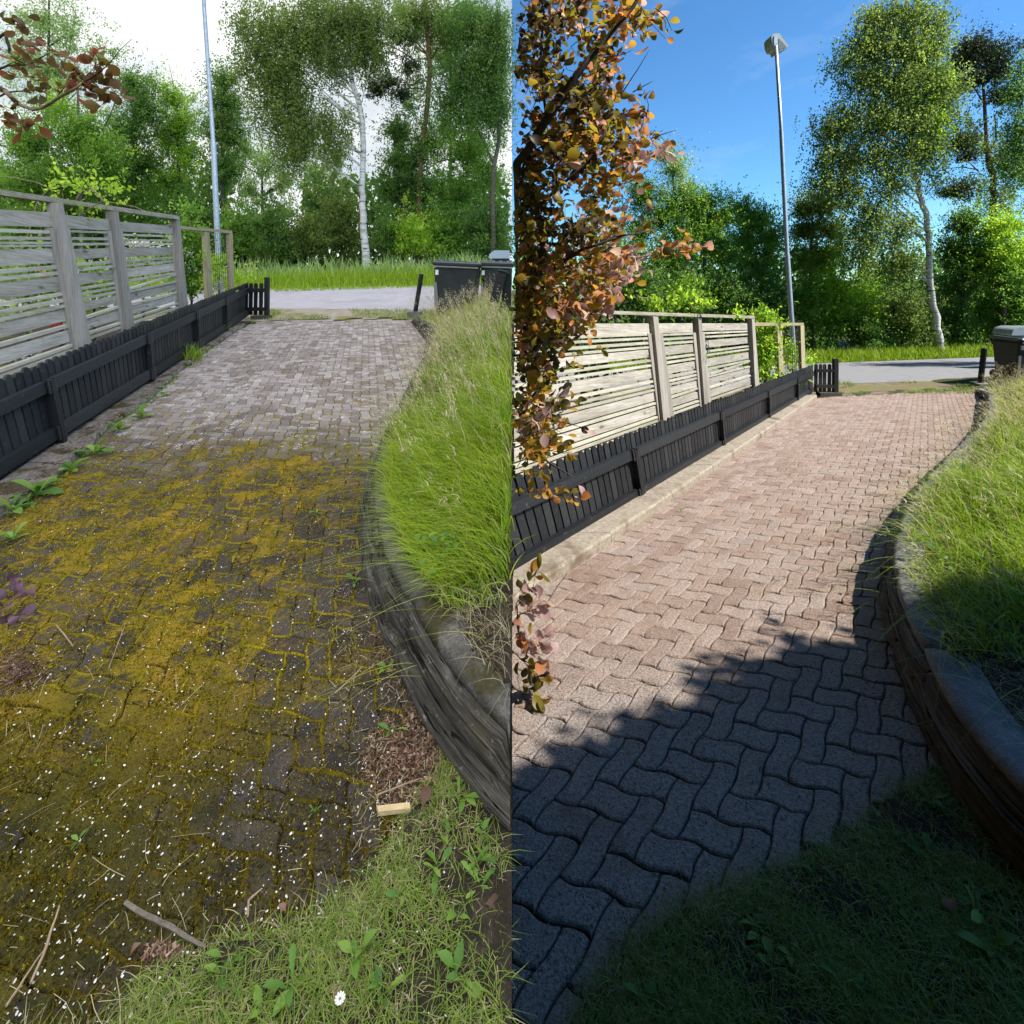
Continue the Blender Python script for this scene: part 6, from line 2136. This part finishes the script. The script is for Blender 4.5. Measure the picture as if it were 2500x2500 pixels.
# ---------------------------------------------------------------- smoke bushes
def leaf_twig(side, root, a, b, n, size, pool, tone, w, twigs, store):
    """one twig with leaves alternating along it; leaves go to the store"""
    pts = [a, a.lerp(b, .5) + V((random.gauss(0, .02), random.gauss(0, .02), random.gauss(0, .02))), b]
    twigs.append(tube_arrays(pts, [w, w * .8, w * .4], 4, False))
    d = (b - a).normalized()
    for i in range(n):
        t = (i + .6) / n
        p = a.lerp(b, t)
        ax = V((random.gauss(0, 1), random.gauss(0, 1), random.gauss(0, .7))).normalized()
        dr = (d * .5 + ax).normalized()
        s = size * random.uniform(.6, 1.15) * (.8 + .3 * t)
        store.append((p, dr, s, min(.99, max(0, tone + random.gauss(0, .17) + .1 * (t - .5)))))


def emit_leaves(side, root, store, pool, limit, key):
    store.sort(key=key)
    arr = []
    for i, (p, dr, s, tone) in enumerate(store):
        q = dr.to_track_quat('X', 'Z').to_matrix() @ Matrix.Rotation(random.uniform(0, 6.28), 3, 'X')
        me = random.choice(pool)
        if i < limit:
            o = bpy.data.objects.new('leaf', me)
            side.coll.objects.link(o)
            o.parent = root
            o.color = (tone, 0, 0, 1)
            o.scale = (s, s * random.uniform(.6, .98), s * random.uniform(.6, 2.2))
            o.rotation_euler = q.to_euler()
            o.location = p - V(root.location)
        else:
            arr.append((np.array(q) * np.array([1, random.uniform(.6, .98), random.uniform(.6, 2.2)])[None, :], p, s, tone))
    if arr:
        me = pool[0]
        tv = np.array([v.co[:] for v in me.vertices])
        tf = np.array([list(f.vertices) for f in me.polygons])
        v, f, r = scatter(tv, tf, np.array([a[1][:] for a in arr]), np.stack([a[0] for a in arr]), np.array([a[2] for a in arr]), np.array([a[3] for a in arr]))
        m = mesh_np('foliage', v, f, me.materials[0].name, r, True) if me.materials[0].name in MAT else None
        if m is None:
            key_ = [k for k, vv in MAT.items() if vv == me.materials[0]][0]
            m = mesh_np('foliage', v, f, key_, r, True)
        o = link('foliage', m, side, root)
        o['kind'] = 'stuff'


BUSH = [(1258, -20), (1560, -20), (1590, 40), (1570, 90), (1510, 60), (1510, 120), (1495, 180), (1545, 220), (1585, 255), (1600, 310), (1620, 345), (1570, 380), (1565, 440), (1530, 470), (1490, 520), (1520, 548),
        (1590, 592), (1680, 575), (1695, 615), (1640, 640), (1560, 640), (1500, 700), (1485, 755), (1440, 790), (1400, 850), (1345, 885), (1362, 960), (1392, 1080), (1350, 1130), (1290, 1130), (1258, 1200)]
rb = V((.07, 6.3, RT.z(.07, 6.3)))
bush = thing('smoke_bush', 'smoke bush with orange, pink and olive leaves hanging over the sunny fence', 'shrub', rb, RT)


def branch(root, side, pts, mat='twig'):
    q = [at(a, b, y) for a, b, y, _ in pts]
    r = [w / 2 / F * y for _, _, y, w in pts]
    q, r = bend(q, r)
    link('branch', mesh_from('branch', *tube_arrays(q, r, 7), mat, smooth=True), side, root)


gp = pix(rb)
branch(bush, RT, [(gp[0], gp[1] + 8, 6.3, 9), (1263, 800, 5.9, 7), (1262, 600, 4.6, 8), (1261, 470, 3.4, 14), (1262, 400, 2.45, 22), (1335, 292, 2.3, 21), (1415, 175, 2.25, 17), (1480, 95, 2.25, 13), (1545, 18, 2.25, 10), (1590, -60, 2.25, 7)])
branch(bush, RT, [(1266, 760, 3.2, 16), (1330, 670, 2.9, 12), (1420, 610, 2.3, 9), (1520, 575, 2.3, 6), (1600, 560, 2.55, 3)])
branch(bush, RT, [(1266, 560, 2.9, 12), (1340, 480, 2.35, 9), (1430, 400, 2.3, 6), (1530, 330, 2.55, 3)])
branch(bush, RT, [(1266, 900, 3.2, 10), (1320, 840, 2.9, 7), (1390, 790, 2.8, 4)])
branch(bush, RT, [(1335, 292, 2.65, 8), (1320, 150, 2.6, 6), (1330, 0, 2.6, 4)])
branch(bush, RT, [(1266, 1000, 3.3, 10), (1290, 1080, 2.9, 7), (1340, 1130, 2.7, 5), (1400, 1165, 2.6, 3)])
branch(bush, RT, [(1270, 640, 2.9, 7), (1400, 660, 2.7, 5), (1600, 620, 2.6, 3), (1606, 620, 2.6, 2)], 'pale_twig')
for a, b in (((1475, 150), (1520, 115)), ((1520, 225), (1585, 122)), ((1545, 225), (1594, 198)), ((1590, 338), (1650, 318)), ((1535, 445), (1585, 415)), ((1485, 510), (1500, 480)), ((1555, 620), (1607, 618))):
    branch(bush, RT, [(*a, 2.6, 3.2), ((a[0] + b[0]) / 2 + 3, (a[1] + b[1]) / 2 - 2, 2.58, 2.2), (*b, 2.56, 1.2)])
store, twigs = [], []
tries = 0
while len(store) < 5000 and tries < 40000:
    tries += 1
    px, py = random.uniform(1256, 1700), random.uniform(-20, 1200)
    if not in_poly(np.array([px]), np.array([py]), BUSH)[0]:
        continue
    y = random.uniform(2.25, 3.2)
    if px < 1300:
        y = random.uniform(2.4, 3.0)
    hole = math.sin(px * .021 + 1.0) * math.sin(py * .017 + .4 + px * .006)
    if hole > .45 and py < 640 and random.random() < .85:
        continue
    ang = random.gauss(-.5, .9)
    ln = random.uniform(40, 85)
    qx, qy = px + math.cos(ang) * ln, py + math.sin(ang) * ln
    if qx < 1258 or not in_poly(np.array([qx]), np.array([qy]), BUSH)[0]:
        if random.random() < .8:
            continue
        qx = max(qx, 1258)
    right = max(0.0, (px - 1330 - 60 * (550 < py < 640)) / 260)
    tone = .2 + .38 * min(right, 1) + random.gauss(0, .13) + (.3 if random.random() < .16 else 0) + (.62 if random.random() < .09 else 0) + (.25 if 640 < py < 800 else 0) + (.15 if py > 950 else 0) + (.12 if py < 60 else 0)
    leaf_twig(RT, bush, at(px, py, y), at(qx, qy, y + random.gauss(-.05, .1)), random.randint(5, 9), .07 * (1.12 if tone > .55 else .92), SMOKE, tone, .0022, twigs, store)
for i in range(75):
    px, py, y = random.uniform(1257, 1300), random.uniform(380, 960), random.uniform(2.3, 2.9)
    leaf_twig(RT, bush, at(px, py, y), at(px + random.uniform(-10, 35), py + random.uniform(-60, 30), y), random.randint(5, 8), .066, SMOKE, random.gauss(.32, .16) + (.3 if py > 800 or random.random() < .15 else 0), .0022, twigs, store)
# sprig in front of the fence and tip clusters
for (px, py), (qx, qy), n_, tone in (((1258, 1190), (1340, 1200), 8, .45), ((1300, 1195), (1400, 1210), 10, .6), ((1330, 1190), (1430, 1225), 8, .7), ((1600, 20), (1640, 75), 7, .45), ((1565, 15), (1625, 95), 9, .5), ((1545, 45), (1575, 90), 5, .55),
                                     ((1640, 590), (1690, 600), 8, .62), ((1600, 600), (1660, 620), 9, .62), ((1262, 960), (1330, 1000), 8, .85)):
    leaf_twig(RT, bush, at(px, py, 2.5), at(qx, qy, 2.45), n_, .066, SMOKE, tone, .0025, twigs, store)
store = [s for s in store if s[0].x > s[2] * .45 + .008 or s[1].x > 0]
store = [s for s in store if s[0].x + min(0, s[1].x) * s[2] > .002]
link('twigs', mesh_from('twigs', *join(twigs), 'twig'), RT, bush)['kind'] = 'stuff'
emit_leaves(RT, bush, store, SMOKE, 300, lambda s: -(s[2] / s[0].y) + .004 * s[0].y)

# low sprout of the same bush at the kerb
g = RT.g(1268, 1500)
sp = thing('smoke_bush_sprout', 'pink and green leaved sprout at the near end of the clean kerb', 'shrub', g, RT)
store, twigs = [], []
for (px, py), (qx, qy), n_, tone in (((1262, 1480), (1310, 1390), 6, .5), ((1270, 1500), (1320, 1470), 9, .95), ((1262, 1560), (1340, 1560), 11, .92), ((1262, 1530), (1330, 1620), 10, .75), ((1262, 1600), (1325, 1660), 9, .3), ((1262, 1650), (1310, 1700), 7, .25),
                                     ((1262, 1470), (1290, 1430), 4, .9), ((1264, 1720), (1275, 1760), 4, .3)):
    leaf_twig(RT, sp, at(px, py, 2.35), at(qx, qy, 2.3), n_ + 7, .074, SMOKE, tone, .002, twigs, store)
store = [s for s in store if s[0].x + min(0, s[1].x) * s[2] > .002]
sx_ = at(1262, 1650, 2.35)
twigs.append(tube_arrays([g, at(1266, 1560, 2.4), at(1262, 1480, 2.35)], [.005, .004, .003], 5, False))
twigs.append(tube_arrays([g, at(1330, 1480, 2.5), at(1362, 1430, 2.6), at(1385, 1400, 2.6)], [.003, .003, .002, .001], 5, False))
link('twigs', mesh_from('twigs', *join(twigs), 'twig'), RT, sp)['kind'] = 'stuff'
emit_leaves(RT, sp, store, SMOKE, 300, lambda s: s[0].y)
for (px, py), lab in (((1290, 2035), 0), ((1310, 2070), 0)):
    pass

# branch reaching in over the overcast fence, and its low purple shoot
gl_ = V((-3.4, 2.6, L.z(-3.4, 2.6)))
lb = thing('smoke_bush', 'russet leaved branch reaching in at the upper left before pale sky', 'shrub', gl_, L)
branch(lb, L, [(XC + F * -3.4 / 2.6, pix(gl_)[1], 2.6, 36), (-330, 700, 2.6, 30), (-180, 330, 2.5, 22), (-60, 190, 2.45, 15), (12, 222, 2.4, 12), (48, 255, 2.4, 10)], 'twig')
branch(lb, L, [(12, 222, 2.4, 11), (48, 254, 2.4, 9), (80, 268, 2.4, 8), (105, 262, 2.4, 7.5), (150, 235, 2.38, 6.5), (200, 205, 2.36, 5)], 'pale_twig')
branch(lb, L, [(200, 205, 2.36, 5), (235, 182, 2.35, 4), (262, 160, 2.34, 2.6), (290, 125, 2.33, 1.6), (322, 95, 2.32, 1)], 'twig')
branch(lb, L, [(-60, 190, 2.45, 8), (20, 160, 2.42, 5), (70, 158, 2.42, 4), (120, 130, 2.42, 2)], 'twig')
branch(lb, L, [(-60, 260, 2.45, 6), (20, 225, 2.45, 4), (120, 215, 2.45, 2)], 'twig')
branch(lb, L, [(-40, 120, 2.5, 8), (14, 80, 2.45, 7), (24, 130, 2.45, 6)], 'twig')
store, twigs = [], []
for (px, py), (qx, qy), n_, tone in (((14, 60), (60, 40), 5, .35), ((40, 70), (90, 120), 7, .6), ((70, 90), (140, 140), 9, .62), ((14, 160), (100, 150), 8, .5), ((20, 190), (110, 190), 8, .6), ((60, 220), (120, 230), 8, .35), ((14, 260), (70, 330), 10, .35),
                                     ((20, 300), (90, 300), 7, .4), ((150, 225), (200, 150), 9, .35), ((190, 205), (240, 140), 12, .4), ((200, 200), (265, 180), 12, .45), ((215, 195), (290, 235), 12, .42), ((205, 205), (250, 265), 10, .5), ((140, 235), (170, 180), 8, .55), ((225, 150), (240, 120), 4, .65), ((14, 120), (60, 150), 6, .5)):
    leaf_twig(L, lb, at(px, py, 2.4), at(qx, qy, 2.36), int(n_ * 1.4), .072, RUSSET, random.uniform(.05, .95), .0018, twigs, store)
link('twigs', mesh_from('twigs', *join(twigs), 'twig'), L, lb)['kind'] = 'stuff'
emit_leaves(L, lb, store, RUSSET, 300, lambda s: s[0].y)
g = L.g(-40, 1560)
pb = thing('smoke_bush_sprout', 'dusky purple leaved sprout at the left edge of the mossy drive', 'shrub', g, L)
store, twigs = [], []
for (px, py), (qx, qy), n_, tone in (((-30, 1480), (50, 1390), 6, .4), ((-20, 1500), (70, 1440), 9, .5), ((-20, 1520), (60, 1500), 8, .35), ((-30, 1500), (40, 1450), 8, .2)):
    leaf_twig(L, pb, at(px, py, 2.1), at(qx, qy, 2.05), n_, .062, PURPLE, tone, .002, twigs, store)
twigs.append(tube_arrays([g, at(-20, 1500, 2.1)], [.005, .003], 5, False))
link('twigs', mesh_from('twigs', *join(twigs), 'twig'), L, pb)['kind'] = 'stuff'
emit_leaves(L, pb, store, PURPLE, 300, lambda s: s[0].y)


# ---------------------------------------------------------------- garden behind the slat fences
def shrub(side, name, label, cat, y, blobs, mat, size, per, flowers=(), stems=(), r=.22, ground_py=None):
    b0 = blobs[0]
    x = (b0[0] - XC) / F * y
    root = thing(name, label, cat, (x, y, side.z(x, y)), side)
    pts = [V(root.location), at(b0[0], b0[1], y)]
    link('stem', mesh_from('stem', *tube_arrays(pts, [.025, .012], 6), 'twig'), side, root)
    link('foliage', crown_mesh('foliage', blobs, y, mat, size, per, clump_r=r), side, root)
    for nm, fb, fm, fs_, fp in flowers:
        link(nm, crown_mesh(nm, fb, y - .15, fm, fs_, fp, clump_r=.06), side, root)
    for s in stems:
        branch(root, side, [(a, b_, y, w) for a, b_, w in s], 'pale_twig')
    return root


def fence_depth(fr, px, back):
    for i in range(200):
        pass
    k = (px - XC) / F
    a = fr.p0 - fr.n * back
    d = fr.p1 - fr.p0
    t = (k * a.y - a.x) / (d.x - k * d.y)
    return (a + d * t).y


yv = fence_depth(FRAME_L, 200, .75)
shrub(L, 'climbing_vine', 'yellow green vine scrambling over the grey slat fence', 'vine', yv, [(150, 450, 40, 22, 9), (215, 462, 60, 30, 15), (275, 455, 36, 26, 8), (200, 520, 60, 10, 7), (120, 500, 30, 20, 4), (290, 490, 14, 12, 3)], 'leaf_lime', .058, 11,
      stems=[[(60, 600, 4), (92, 490, 3), (140, 440, 2)], [(185, 490, 3), (200, 462, 4), (220, 458, 4), (240, 475, 4), (256, 495, 4)], [(200, 520, 3), (250, 490, 2), (330, 505, 1.5), (385, 528, 1)], [(14, 430, 1.5), (90, 445, 1.5), (140, 470, 1.5)]], r=.14)
for px, py, rx, ry, n_, m, lab in ((70, 720, 110, 130, 60, 'leaf_pale', 'pale garden plants seen between the first slats'), (230, 700, 50, 90, 34, 'leaf_mid', 'garden plant seen through the narrow middle bay'), (350, 660, 60, 70, 30, 'leaf_pale', 'garden shrub seen through the third bay')):
    fl = []
    if px == 70:
        fl = [('blossom', [(138, 800, 18, 14, 9)], 'red', .05, 10), ('blossom', [(40, 790, 40, 40, 10), (60, 870, 40, 20, 6)], 'petal', .05, 8), ('blossom', [(112, 676, 10, 4, 3)], 'red', .04, 6)]
    if px == 350:
        fl = [('blossom', [(350, 600, 50, 10, 22), (310, 632, 26, 8, 8)], 'petal', .06, 10)]
    shrub(L, 'garden_shrub', lab, 'shrub', fence_depth(FRAME_L, px, 1.3), [(px, py, rx, ry, n_)], m, .09, 16, fl)
yv = fence_depth(FRAME_L, 470, .7)
shrub(L, 'garden_shrub', 'leafy shrub between last slat post and trellis, overcast plot', 'shrub', yv, [(468, 520, 26, 26, 18), (455, 580, 34, 44, 70), (464, 640, 42, 60, 130), (454, 705, 36, 44, 80)], 'leaf_mid', .07, 22,
      [('blossom', [(462, 620, 30, 30, 12), (470, 660, 30, 20, 6)], 'petal', .04, 5)], r=.16)
yv = fence_depth(FRAME_L, 540, .7)
shrub(L, 'lilac_shrub', 'shrub with violet and white blossoms inside the overcast trellis', 'shrub', yv, [(535, 640, 26, 18, 16), (530, 670, 34, 30, 26), (582, 680, 20, 26, 12)], 'leaf_lime', .07, 18,
      [('blossom', [(535, 700, 20, 14, 14), (500, 715, 8, 10, 5)], 'violet', .05, 10), ('blossom', [(550, 670, 20, 30, 9)], 'petal', .045, 6)], r=.16)

yv = fence_depth(FRAME_R, 1650, .75)
shrub(RT, 'climbing_vine', 'sunlit vine shoots above the cap of the bright slat fence', 'vine', yv, [(1600, 740, 40, 18, 12), (1665, 732, 50, 22, 20), (1720, 745, 40, 14, 10), (1800, 768, 12, 10, 3), (1580, 755, 20, 8, 4)], 'leaf_lime', .075, 13,
      stems=[[(1575, 770, 3), (1590, 735, 2), (1600, 728, 1.5)], [(1545, 722, 2), (1590, 730, 2), (1620, 740, 2)], [(1650, 730, 2), (1680, 735, 2), (1700, 760, 2)]], r=.14)
for px, py, rx, ry, n_, m, lab in ((1420, 900, 130, 120, 44, 'leaf_dark', 'garden plants behind the first sunny bay'), (1650, 880, 50, 90, 26, 'leaf_dark', 'garden plant behind the narrow sunny bay'), (1760, 880, 50, 60, 20, 'leaf_dark', 'garden shrub behind the third sunny bay')):
    fl = [('blossom', [(1365, 1008, 14, 8, 6)], 'red', .04, 8)] if px == 1420 else []
    shrub(RT, 'garden_shrub', lab, 'shrub', fence_depth(FRAME_R, px, 1.3), [(px, py, rx, ry, n_)], m, .09, 16, fl)
yv = fence_depth(FRAME_R, 1865, .65)
shrub(RT, 'garden_shrub', 'lit leafy shrub between last slat post and sunny trellis', 'shrub', yv, [(1868, 775, 24, 26, 18), (1870, 810, 32, 26, 24), (1868, 860, 36, 40, 60), (1864, 910, 34, 40, 56)], 'leaf_lime', .075, 22, r=.16)
yv = fence_depth(FRAME_R, 1935, .7)
shrub(RT, 'lilac_shrub', 'shrub with violet blossoms inside the sunny trellis', 'shrub', yv, [(1935, 855, 26, 14, 16), (1930, 880, 28, 24, 22), (1975, 880, 14, 20, 10)], 'leaf_lime', .07, 18,
      [('blossom', [(1935, 895, 20, 10, 12), (1895, 915, 8, 8, 4)], 'violet', .05, 8), ('blossom', [(1962, 876, 12, 12, 8)], 'petal', .05, 8)], r=.16)


# ---------------------------------------------------------------- tree beside the lawn whose crown shades the foreground of the sunny plot
tx, ty = 6.5, -.6
st = thing('garden_tree', 'leafy tree standing right of the view that shades the washed drive', 'tree', (tx, ty, float(ground_z(RT, tx, ty))), RT)
zt_ = st.location.z
link('trunk', mesh_from('trunk', *tube_arrays([V((tx, ty, zt_)), V((tx + .05, ty, zt_ + 2)), V((tx - .1, ty + .1, zt_ + 4.5))], [.16, .13, .07], 9), 'bark', smooth=True), RT, st)


def shade_crown():
    locs = []
    for cx, cy, cz, r, n in SHADE:
        d = rng.normal(size=(n, 3))
        d /= np.linalg.norm(d, axis=1)[:, None]
        locs.append(np.array([cx, cy, cz]) + d * (rng.uniform(0, 1, n) ** .4 * r)[:, None])
    p = np.concatenate(locs)
    m = 26
    rep = np.repeat(np.arange(len(p)), m)
    q = p[rep] + rng.normal(size=(len(rep), 3)) * .09
    v, f, rr = scatter(*LEAF4, q, rand_rot(len(q)), rng.uniform(.08, .16, len(q)), rng.uniform(0, 1, len(q)))
    link('crown', mesh_np('crown', v, f, 'leaf_mid', rr), RT, st)


def shade_at(gx, gy, h):
    """place on the sun's ray above a shaded ground spot"""
    k = h / SUN_DIR.z
    return (gx + SUN_DIR.x * k, gy + SUN_DIR.y * k, RT.z(gx, gy) + h)


SHADE = []
for px, py, r in ((1300, 2050, .2), (1450, 2020, .22), (1400, 2200, .3), (1600, 1910, .2), (1620, 2080, .3), (1745, 1730, .17), (1790, 1900, .3), (1900, 1690, .2), (2000, 1630, .2), (2000, 1850, .35), (2080, 1570, .17),
                  (2100, 1720, .3), (2200, 1640, .25), (2250, 1900, .4), (2150, 2100, .45), (1800, 2200, .45), (1500, 2400, .4), (2300, 1700, .3), (2400, 1800, .4), (2450, 2100, .5), (2000, 2400, .5), (2440, 1620, .25),
                  (2350, 1560, .2), (1300, 2350, .3), (1700, 2450, .4), (2300, 2350, .5)):
    py += 125 if px < 1500 else 135 if px < 1760 else 55
    g = RT.g(px, py)
    SHADE.append((*shade_at(g.x, g.y, 4.6), r * random.uniform(.75, 1.1), int((15 if r < .26 else 22) * (r / .2) ** 2)))
for i in range(44):  # unseen extra lobes added behind the viewer to block sky light
    SHADE.append((random.uniform(.4, 6.5), random.uniform(-5, -.35), CZ + random.uniform(.8, 4.4), .8, 120))
for i in range(46):  # unseen high canopy added to cut the blue sky light in front
    x, y = random.uniform(.2, 4.0), random.uniform(-2.5, 2.4)
    if x > 1.9 and y > -.5:
        continue
    SHADE.append((x, y, CZ - 1.7 + random.uniform(6.1, 7.0), .75, 110))
shade_crown()
for cx, cy, cz, r, n in SHADE[:24:3]:
    link('limb', mesh_from('limb', *tube_arrays([V((tx - .05, ty + .05, zt_ + 3.2)), V((cx, cy, cz)).lerp(V((tx, ty, zt_ + 4)), .4), V((cx, cy, cz))], [.06, .035, .012], 6), 'bark', smooth=True), RT, st)
